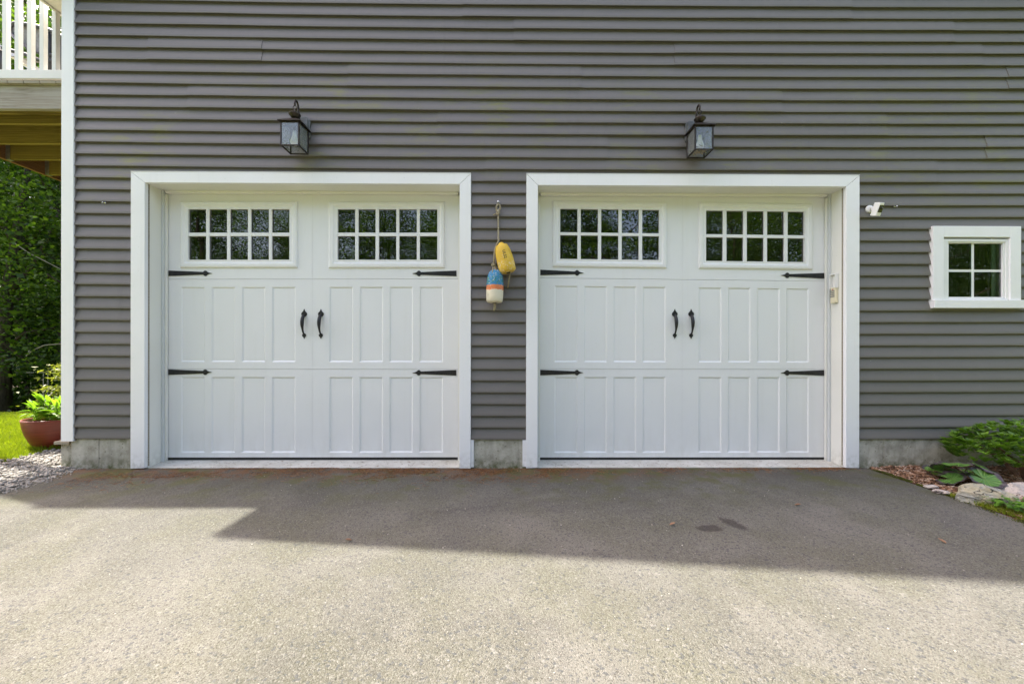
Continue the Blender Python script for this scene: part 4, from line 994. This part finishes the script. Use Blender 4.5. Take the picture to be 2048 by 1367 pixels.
# low understory hedge of the wood : one mass of leaves
P_ = []
for i in range(300):
    x = rng.uniform(-26, -5); y = 8.2 + rng.uniform(0, 3.0) + max(0, (-x - 16)) * .1; z = -.9 + rng.uniform(0, 2.4)
    P_.append(rng.normal(size=(150, 3)) * np.array([.5, .5, .22]) + np.array([x, y, z]))
o = obj('undergrowth', cloud('undergrowth', np.concatenate(P_), .13, M['leaf_forest_dark'], aspect=.35), None, stuff=True); o['label'] = 'dark leafy undergrowth along the edge of the wood'
P_ = []
for i in range(190):
    x = rng.uniform(-34, 38); y = -D - 12.5 - rng.uniform(0, 3); z = rng.uniform(0, 2.6)
    P_.append(rng.normal(size=(130, 3)) * np.array([.6, .5, .35]) + np.array([x, y, z]))
o = obj('undergrowth', cloud('undergrowth', np.concatenate(P_), .16, M['leaf_forest'], aspect=.35), None, stuff=True); o['label'] = 'leafy undergrowth across the driveway'
# pale maple shrub behind the pot
ms = thing('maple_shrub', 'pale yellow green laceleaf maple shrub behind the potted plant', 'shrub', (-6.6, 2.6, 0))
MB().tube([(-6.6, 2.6, -.02), (-6.62, 2.6, .4), (-6.65, 2.55, .8)], [.03, .022, .01], 6).build('trunk', M['bark'], ms)
P_ = []
for i in range(34):
    u = rng.uniform(0, 1); a = rng.uniform(0, 6.28); rr_ = .36 * (1 - u*.6) * rng.uniform(.3, 1)
    P_.append(rng.normal(size=(60, 3)) * np.array([.11, .11, .022]) + np.array([-6.62 + rr_*math.cos(a), 2.6 + rr_*math.sin(a), .22 + .62*u]))
obj('foliage', cloud('foliage', np.concatenate(P_), .07, M['leaf_maple'], aspect=.18), None, ms)
# far garden frame
fr = thing('garden_frame', 'thin pale green rail frame at the edge of the wood beyond the lawn', 'frame', (-10.5, 6.8, -.6))
a_, c_ = at(48, 745, Y=6.8), at(97, 744, Y=6.8); MB().tube([a_, c_], .009, 6).build('rail', M['zinc'], fr)
for px in (87, 96): p = at(px, 745, Y=6.8); MB().tube([p, (p.x, p.y, hgt(p.x, p.y) - .05)], .009, 6).build('post', M['zinc'], fr)
# bare hanging branches in front of the wood
br = thing('fallen_branch', 'thin pale bare branch arching in front of the dark wood', 'branch', tuple(at(50, 712, Y=6.4)))
MB().tube([at(52, 712, Y=6.4), at(66, 700, Y=6.4), at(90, 690, Y=6.4), at(125, 687, Y=6.4)], [.01, .014, .014, .012], 5).build('twig', M['plank_weathered'], br)
MB().tube([at(30, 487, Y=6.4), at(60, 507, Y=6.4), at(92, 523, Y=6.4), at(125, 540, Y=6.4)], [.012, .012, .010, .008], 5).build('twig', M['plank_weathered'], br)

# ------------------------------------------------------------------ lawn grass, gravel
def strands(name, n, samp, hmin, hmax, wd, mat, lean=.35):
    B = samp(n); n = len(B); a = rng.uniform(0, 6.28, n); h = rng.uniform(hmin, hmax, n)
    s_ = np.stack([np.cos(a), np.sin(a), np.zeros(n)], 1) * wd; l_ = rng.normal(size=(n, 3)) * lean; l_[:, 2] = 0
    T = B + np.stack([np.zeros(n), np.zeros(n), h], 1) + l_ * h[:, None]
    V = np.stack([B - s_, B + s_, T], 1).reshape(-1, 3); me = npmesh(name, V, np.arange(3*n).reshape(n, 3)); me.materials.append(mat); return me
def samp_lawn(n):
    y = rng.uniform(-.05, 3.6, n); x = rng.uniform(-11.5, -4.2, n)
    edge = -4.74 + .05*np.sin(x*0 + y*5) ; d_ = (x < edge) | ((y > 1.2) & (x < -4.35)); x, y = x[d_], y[d_]
    ok = ((x - pc.x)**2 + (y - pc.y)**2) > (Rt*.5)**2; x, y = x[ok], y[ok]
    ok = (y > .2 + (x + 4.73) * -.10 * 0 - .0) ; x, y = x[ok], y[ok]
    z = np.array([hgt(0, v) for v in y]); return np.stack([x, y, z], 1)
o = obj('lawn_grass', strands('lawn_grass', 210000, samp_lawn, .025, .055, .004, M['grass_blade']), None, stuff=True); o['label'] = 'short sunlit lawn grass left of the house'
def tufts(n):
    a = rng.uniform(0, 6.28, n); r_ = Rt * rng.uniform(.48, .75, n); x, y = pc.x + r_*np.cos(a), pc.y + r_*np.sin(a); return np.stack([x, y, np.zeros(n) - .01], 1)
o = obj('grass_tufts', strands('grass_tufts', 2500, tufts, .04, .09, .004, M['grass_blade']), None, stuff=True); o['label'] = 'longer grass round the foot of the red pot'
PHI = (1 + 5 ** .5) / 2
ICO = np.array([(-1,PHI,0),(1,PHI,0),(-1,-PHI,0),(1,-PHI,0),(0,-1,PHI),(0,1,PHI),(0,-1,-PHI),(0,1,-PHI),(PHI,0,-1),(PHI,0,1),(-PHI,0,-1),(-PHI,0,1)]) / math.sqrt(1 + PHI*PHI)
ICF = np.array([(0,11,5),(0,5,1),(0,1,7),(0,7,10),(0,10,11),(1,5,9),(5,11,4),(11,10,2),(10,7,6),(7,1,8),(3,9,4),(3,4,2),(3,2,6),(3,6,8),(3,8,9),(4,9,5),(2,4,11),(6,2,10),(8,6,7),(9,8,1)])
def stones(name, P3, r_lo, r_hi, mat, flat=.6):
    n = len(P3); r_ = rng.uniform(r_lo, r_hi, n)[:, None, None] * rng.uniform(.6, 1.3, (n, 1, 3)); r_[:, :, 2] *= flat
    V = ICO[None] * rng.uniform(.75, 1.15, (n, 12, 1)) * r_; a = rng.uniform(0, 6.28, n); c, s_ = np.cos(a), np.sin(a)
    x = V[..., 0]*c[:, None] - V[..., 1]*s_[:, None]; y = V[..., 0]*s_[:, None] + V[..., 1]*c[:, None]; V = np.stack([x, y, V[..., 2]], 2) + P3[:, None, :]
    Fq = (ICF[None] + (np.arange(n) * 12)[:, None, None]).reshape(-1, 3); me = npmesh(name, V.reshape(-1, 3), Fq); me.materials.append(mat); return me
n = 15000; y = rng.uniform(-1.2, 1.9, n); x = rng.uniform(-5.6, -3.70, n)
def inside(x, y):
    le = np.interp(y, [-1.3, -.6, 0], [-4.25, -3.69, -3.81]); re = np.where(y > 0, -3.96, le - .005)
    lft_ = np.where(y > .2, -4.72, -6.0); ok = (x < re) & (x > lft_)
    return ok & ~((y > .02) & (x > -4.1))
ok = inside(x, y); P3 = np.stack([x[ok], y[ok], rng.uniform(-.004, .018, ok.sum())], 1)
o = obj('gravel', stones('gravel', P3, .008, .021, M['gravel_stone']), None, stuff=True); o['label'] = 'pale crushed stone strip beside the house corner'
poly_sheet('gravel_bed', [(-3.82, .02), (-3.70, -.62), (-4.3, -1.3), (-6.2, -1.3), (-6.2, .2), (-4.74, .2), (-4.74, 2.4), (-3.96, 2.4), (-3.96, .02)], -.005, M['gravel_stone'])
# loose bits on the driveway edge
n = 500; y = rng.uniform(-1.1, .0, n); x = np.interp(y, [-1.3, -.6, 0], [-4.25, -3.69, -3.81]) + np.abs(rng.normal(0, .05, n)); ok = x < -3.5
P3 = np.stack([x[ok], y[ok], np.full(ok.sum(), .003)], 1)
o = obj('gravel_crumbs', stones('gravel_crumbs', P3, .004, .010, M['gravel_stone']), None, stuff=True); o['label'] = 'small stone crumbs along the asphalt edge'
# grit on the driveway
n = 420; x = rng.uniform(-2.9, 3.0, n); y = rng.uniform(-2.7, -.05, n)
o = obj('driveway_grit', stones('driveway_grit', np.stack([x, y, np.full(n, .001)], 1), .0015, .0045, M['gravel_stone']), None, stuff=True); o['label'] = 'tiny loose grit on the asphalt'
# pine needles and rusty litter along the threshold
def slivers(name, n, samp, l0, l1, wd, mat, zj=.004):
    B = samp(n); n = len(B); a = rng.uniform(0, 6.28, n); L_ = rng.uniform(l0, l1, n)[:, None]
    d = np.stack([np.cos(a), np.sin(a), rng.normal(0, .12, n)], 1); s_ = np.stack([-np.sin(a), np.cos(a), np.zeros(n)], 1) * wd
    up = np.array([0, 0, wd * 1.2])
    V = np.stack([B - d*L_/2 - s_, B - d*L_/2 + s_, B - d*L_/2 + up, B + d*L_/2 - s_, B + d*L_/2 + s_, B + d*L_/2 + up], 1).reshape(-1, 3)
    f = np.array([(0, 3, 5, 2), (1, 2, 5, 4), (0, 1, 4, 3)]); Fq = (f[None] + (np.arange(n) * 6)[:, None, None]).reshape(-1, 4)
    me = npmesh(name, V, Fq); me.materials.append(mat); return me
def samp_needles(n):
    x = rng.uniform(-3.5, 3.15, n); u = np.abs(rng.normal(0, 1, n))
    # the litter lies in a drift that swings away from the wall on the left
    off = np.interp(x, [-3.5, -2.9, -2.3, -1.2, 3.2], [-.30, -.22, -.08, -.02, -.01]); sp = np.interp(x, [-3.4, -2.2, -1, .1, .9, 3.2], [.12, .13, .17, .16, .08, .04])
    y = np.minimum(np.where(off < -.03, off + rng.normal(0, 1, n) * sp, off - u * sp), -.008); dens = np.interp(x, [-3.4, -2.4, -1.4, -.8, .3, .5, 1.5, 3.15], [.5, .55, .7, 1, 1, .35, .18, .4]); k_ = rng.uniform(0, 1, n) < dens
    nz = np.array([mn.noise(Vector((a*3.2, b*7, 4))) for a, b in zip(x, y)]); k_ &= nz > rng.normal(-.08, .16, n)
    return np.stack([x[k_], y[k_], np.full(k_.sum(), .002)], 1)
o = obj('needle_litter', slivers('needle_litter', 15000, samp_needles, .012, .045, .0009, M['pine_needle']), None, stuff=True); o['label'] = 'rust coloured pine needle litter along the garage threshold'
def samp_thr(n):
    x = np.concatenate([rng.uniform(-3.15, -.5, n//2), rng.uniform(.3, 3.0, n//2)]); y = rng.uniform(.0, .15, len(x)); return np.stack([x, y, .008 + y*.1], 1)
o = obj('threshold_litter', slivers('threshold_litter', 260, samp_thr, .006, .03, .0010, M['pine_needle']), None, stuff=True); o['label'] = 'specks of needle litter on the pale threshold'
# few curled leaves on the asphalt
for i, (px, py) in enumerate(((1339, 1049), (1893, 1086), (704, 1079), (1589, 1009))):
    q = at(px, py, Z=.004); me = leafmesh('dry_leaf', .035, .010, M['mulch_chip'], .8, -.4)
    o = bpy.data.objects.new('dry_leaf', me); C.objects.link(o); o.location = q; o.rotation_euler = (0, 0, i * 1.9)
    tag(o, ('dry brown leaf lying on the shaded asphalt in front of the right door', 'dark fleck of leaf on the asphalt at the right near the shadow edge', 'dark curled leaf on the asphalt at the shadow edge below the left door', 'thin dry leaf on the asphalt near the right door threshold')[i], 'leaf')

# ------------------------------------------------------------------ planting bed right
def samp_bed(n):
    x = rng.uniform(3.17, 5.6, n); y = rng.uniform(-1.25, -.015, n)
    e = np.interp(y, [-1.3, 0], [3.17, 3.22]) ; k_ = x > e + .01
    return np.stack([x[k_], y[k_], rng.uniform(.0, .022, k_.sum()) * np.clip((x[k_] - e[k_]) / .15, .2, 1)], 1)
def chips(name, n):
    B = samp_bed(n); n = len(B); a = rng.normal(.3, 1.0, n); L_ = rng.uniform(.008, .034, n); W_ = rng.uniform(.002, .008, n); T_ = rng.uniform(.0015, .004, n); ti = rng.normal(0, .25, n)
    d = np.stack([np.cos(a)*np.cos(ti), np.sin(a)*np.cos(ti), np.sin(ti)], 1); s_ = np.stack([-np.sin(a), np.cos(a), rng.normal(0, .3, n)], 1); u = np.cross(d, s_)
    V = []
    for i, j, k_ in ((-1,-1,-1),(1,-1,-1),(1,1,-1),(-1,1,-1),(-1,-1,1),(1,-1,1),(1,1,1),(-1,1,1)):
        V.append(B + d*(L_*i)[:, None] + s_*(W_*j*(1 - .25*(i > 0)))[:, None] + u*(T_*k_)[:, None])
    V = np.stack(V, 1).reshape(-1, 3); f = np.array([(0,3,2,1),(4,5,6,7),(0,1,5,4),(1,2,6,5),(2,3,7,6),(3,0,4,7)])
    me = npmesh(name, V, (f[None] + (np.arange(n)*8)[:, None, None]).reshape(-1, 4)); me.materials.append(M['mulch_chip']); return me
o = obj('mulch', chips('mulch', 13000), None, stuff=True); o['label'] = 'reddish bark mulch on the planting bed right of the garage'
# boulders
def boulder(name, pts_r, loc, mat, label, seed, sub=4, rotz=0):
    import bmesh
    bm = bmesh.new(); bmesh.ops.create_icosphere(bm, subdivisions=sub, radius=1)
    planes = []; rs = random.Random(seed)
    for i in range(16):
        v = Vector((rs.uniform(-1, 1), rs.uniform(-1, 1), rs.uniform(-.3, 1))).normalized(); planes.append((v, rs.uniform(.62, .92)))
    for v in bm.verts:
        p = v.co.copy()
        for n_, d_ in planes:
            k_ = p.dot(n_)
            if k_ > d_: p -= n_ * (k_ - d_)
        p += p.normalized() * (mn.noise(p * 2.3 + Vector((seed, 0, 0))) * .10 + mn.noise(p * 6) * .06 + mn.noise(p * 15) * .025)
        v.co = Vector((p.x * pts_r[0], p.y * pts_r[1], p.z * pts_r[2]))
    me = bpy.data.meshes.new(name); bm.to_mesh(me); bm.free(); me.materials.append(M[mat])
    o = bpy.data.objects.new(name, me); C.objects.link(o); o.location = loc; o.rotation_euler.z = rotz; return tag(o, label, 'boulder')
q = at(1966, 1000, Z=.03)
boulder('boulder', (.215, .13, .085), (q.x + .10, q.y + .05, .030), 'boulder_tan', 'tan and grey boulder edging the bed beside the asphalt', 5, rotz=-.35)
q = at(2040, 985, Z=.05)
boulder('boulder', (.25, .15, .10), (q.x + .20, q.y + .04, .035), 'boulder_pink', 'pinkish pale boulder at the right edge of the photo, behind the tan one', 12, rotz=-.4)
for i, (px, py, sx_, lab_) in enumerate(((1862, 971, .05, 'flat pale stone lying in the mulch near the asphalt'), (1882, 981, .06, 'flat pinkish stone lying in the mulch left of the tan boulder'))):
    q = at(px, py, Z=.02); o = boulder('flat_stone', (sx_, sx_*.7, .014), (q.x, q.y, .016), 'boulder_pink', lab_, 30 + i, 3); o['category'] = 'stone'
# moss and low greens along the edge
def samp_moss(n):
    y = rng.uniform(-1.3, -.08, n); e = np.interp(y, [-1.3, 0], [3.14, 3.21]); x = e + rng.normal(.01, .012 + .03*np.clip(-y - .4, 0, 1), n); nz = np.array([mn.noise(Vector((a*8, b*8, 1))) for a, b in zip(x, y)]); k_ = nz > .08 - .3*(-y - .5)
    return np.stack([x[k_], y[k_], np.full(k_.sum(), .0)], 1)
o = obj('edge_moss', strands('edge_moss', 9000, samp_moss, .004, .015, .0022, M['moss'], .6), None, stuff=True); o['label'] = 'yellow green moss along the asphalt edge of the bed'
def samp_g(n):
    y = rng.uniform(-1.45, -.72, n); x = 3.15 + rng.uniform(0, .34, n) * np.clip((-y - .6)*1.6, 0, 1); return np.stack([x, y, np.full(n, .0)], 1)
o = obj('bed_grass', strands('bed_grass', 4500, samp_g, .012, .04, .002, M['grass_blade'], .6), None, stuff=True); o['label'] = 'fine grass in front of the boulders'
clv = thing('ground_cover', 'low bright green leafy ground cover in front of the boulders', 'plant', (3.35, -1.15, 0)); lc = leafmesh('cover_leaf', .05, .020, M['clover'], .2, .4)
for i in range(230):
    y = random.uniform(-1.5, -.88); x = 3.19 + random.uniform(0, .42) * min(1, (-y - .72) * 2.0)
    put('leaf', lc, Vector((x, y, random.uniform(.03, .07))), random.uniform(0, 6.28), -R(random.uniform(-10, 35)), random.uniform(-.4, .4), random.uniform(.6, 1.2), clv)
# big round leaved plant
lg = thing('ligularia_plant', 'low plant with broad round purple edged leaves in the mulch', 'plant', tuple(at(1925, 955, Z=.0)))
def bigleaf():
    m = MB(); n = 28; m.v.append((0, 0, 0))
    for r_ in (.35, .7, 1.0):
        for k_ in range(n):
            a = -math.pi + .28 + (2*math.pi - .56) * k_ / (n - 1); q_ = r_ * (1 + .05*math.sin(9*a)*(r_ > .9)); m.v.append((q_*math.cos(a), q_*math.sin(a), .16*r_*r_ + .05*math.sin(7*a)*r_*r_))
    for k_ in range(n - 1):
        m.f.append((0, 1 + k_, 2 + k_))
        for b_ in (0, 1): m.f.append((1 + b_*n + k_, 1 + (b_+1)*n + k_, 2 + (b_+1)*n + k_, 2 + b_*n + k_))
    me = bpy.data.meshes.new('round_leaf'); me.from_pydata(m.v, [], m.f); me.update(); me.materials.append(M['ligularia'])
    for p in me.polygons: p.use_smooth = True
    return me
bl = bigleaf()
for px, py, h, r_, ex, ey, ez in ((1868, 942, .06, .075, .25, -.1, .4), (1888, 937, .09, .08, .5, .3, 2.0), (1909, 931, .15, .11, -.10, .12, 1.2), (1903, 957, .06, .088, .5, -.25, -1.2), (1917, 943, .12, .075, .0, .2, .0),
                                  (1938, 948, .07, .07, .3, .3, -.8), (1967, 939, .13, .095, .25, .45, -.3), (1968, 957, .09, .105, .42, .38, -.9), (1880, 951, .05, .065, .4, -.3, 2.6), (1934, 936, .13, .06, .1, .3, 0.5)):
    p = at(px, py, Z=h)
    put('leaf', bl, p, ez, ey, ex, r_, lg)
    g_ = at(1925, 957, Z=0.0); MB().tube([g_, (g_ + p)/2 + Vector((0, 0, .02)), p], .004, 5).build('leaf_stalk', M['stem_bark'], lg)
# azalea
sb = at(2008, 948, Z=.0); sb.x = 4.22; sb.y = -.34
az = thing('azalea_shrub', 'dense green azalea shrub with reddish stems against the foundation', 'shrub', (sb.x, sb.y, 0))
for k_ in range(7):
    a = k_ * .9; p0 = Vector((sb.x + .05*math.cos(a), sb.y + .04*math.sin(a), -.02)); p1 = p0 + Vector((.10*math.cos(a), .08*math.sin(a), .16)); p2 = p0 + Vector((.34*math.cos(a), .16*math.sin(a), .30))
    MB().tube([p0, p1, p2], [.018, .012, .006], 6).build('stem', M['stem_bark'], az)
azl = leafmesh('azalea_leaf', .050, .0140, M['leaf_shrub_part'], .22, .15); azb = []
def shrub_surface():
    a = random.uniform(0, 6.28); u = random.random()
    rx, ry = .60, .30; el = math.asin(random.uniform(-.55, 1)); bump = 1 + .12*mn.noise(Vector((a*1.5, el*2, 3)))
    return Vector((sb.x + rx*bump*math.cos(a)*math.cos(el), sb.y + ry*bump*math.sin(a)*math.cos(el), .245 + (.205 if el > 0 else .17)*bump*math.sin(el))), a, el
nl = 0
tries = []
for i in range(330):
    p, a, el = shrub_surface()
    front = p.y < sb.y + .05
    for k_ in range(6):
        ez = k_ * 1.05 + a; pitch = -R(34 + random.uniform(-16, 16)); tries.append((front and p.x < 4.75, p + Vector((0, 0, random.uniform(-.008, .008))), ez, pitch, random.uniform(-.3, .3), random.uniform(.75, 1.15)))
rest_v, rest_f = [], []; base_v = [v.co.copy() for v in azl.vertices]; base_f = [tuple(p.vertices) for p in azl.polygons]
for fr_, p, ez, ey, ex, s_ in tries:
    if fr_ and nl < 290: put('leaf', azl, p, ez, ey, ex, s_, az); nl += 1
    else:
        Mx = Matrix.Translation(p) @ Euler((ex, ey, ez), 'XYZ').to_matrix().to_4x4() @ Matrix.Scale(s_, 4); n0 = len(rest_v)
        rest_v += [tuple(Mx @ v) for v in base_v]; rest_f += [tuple(i + n0 for i in f) for f in base_f]
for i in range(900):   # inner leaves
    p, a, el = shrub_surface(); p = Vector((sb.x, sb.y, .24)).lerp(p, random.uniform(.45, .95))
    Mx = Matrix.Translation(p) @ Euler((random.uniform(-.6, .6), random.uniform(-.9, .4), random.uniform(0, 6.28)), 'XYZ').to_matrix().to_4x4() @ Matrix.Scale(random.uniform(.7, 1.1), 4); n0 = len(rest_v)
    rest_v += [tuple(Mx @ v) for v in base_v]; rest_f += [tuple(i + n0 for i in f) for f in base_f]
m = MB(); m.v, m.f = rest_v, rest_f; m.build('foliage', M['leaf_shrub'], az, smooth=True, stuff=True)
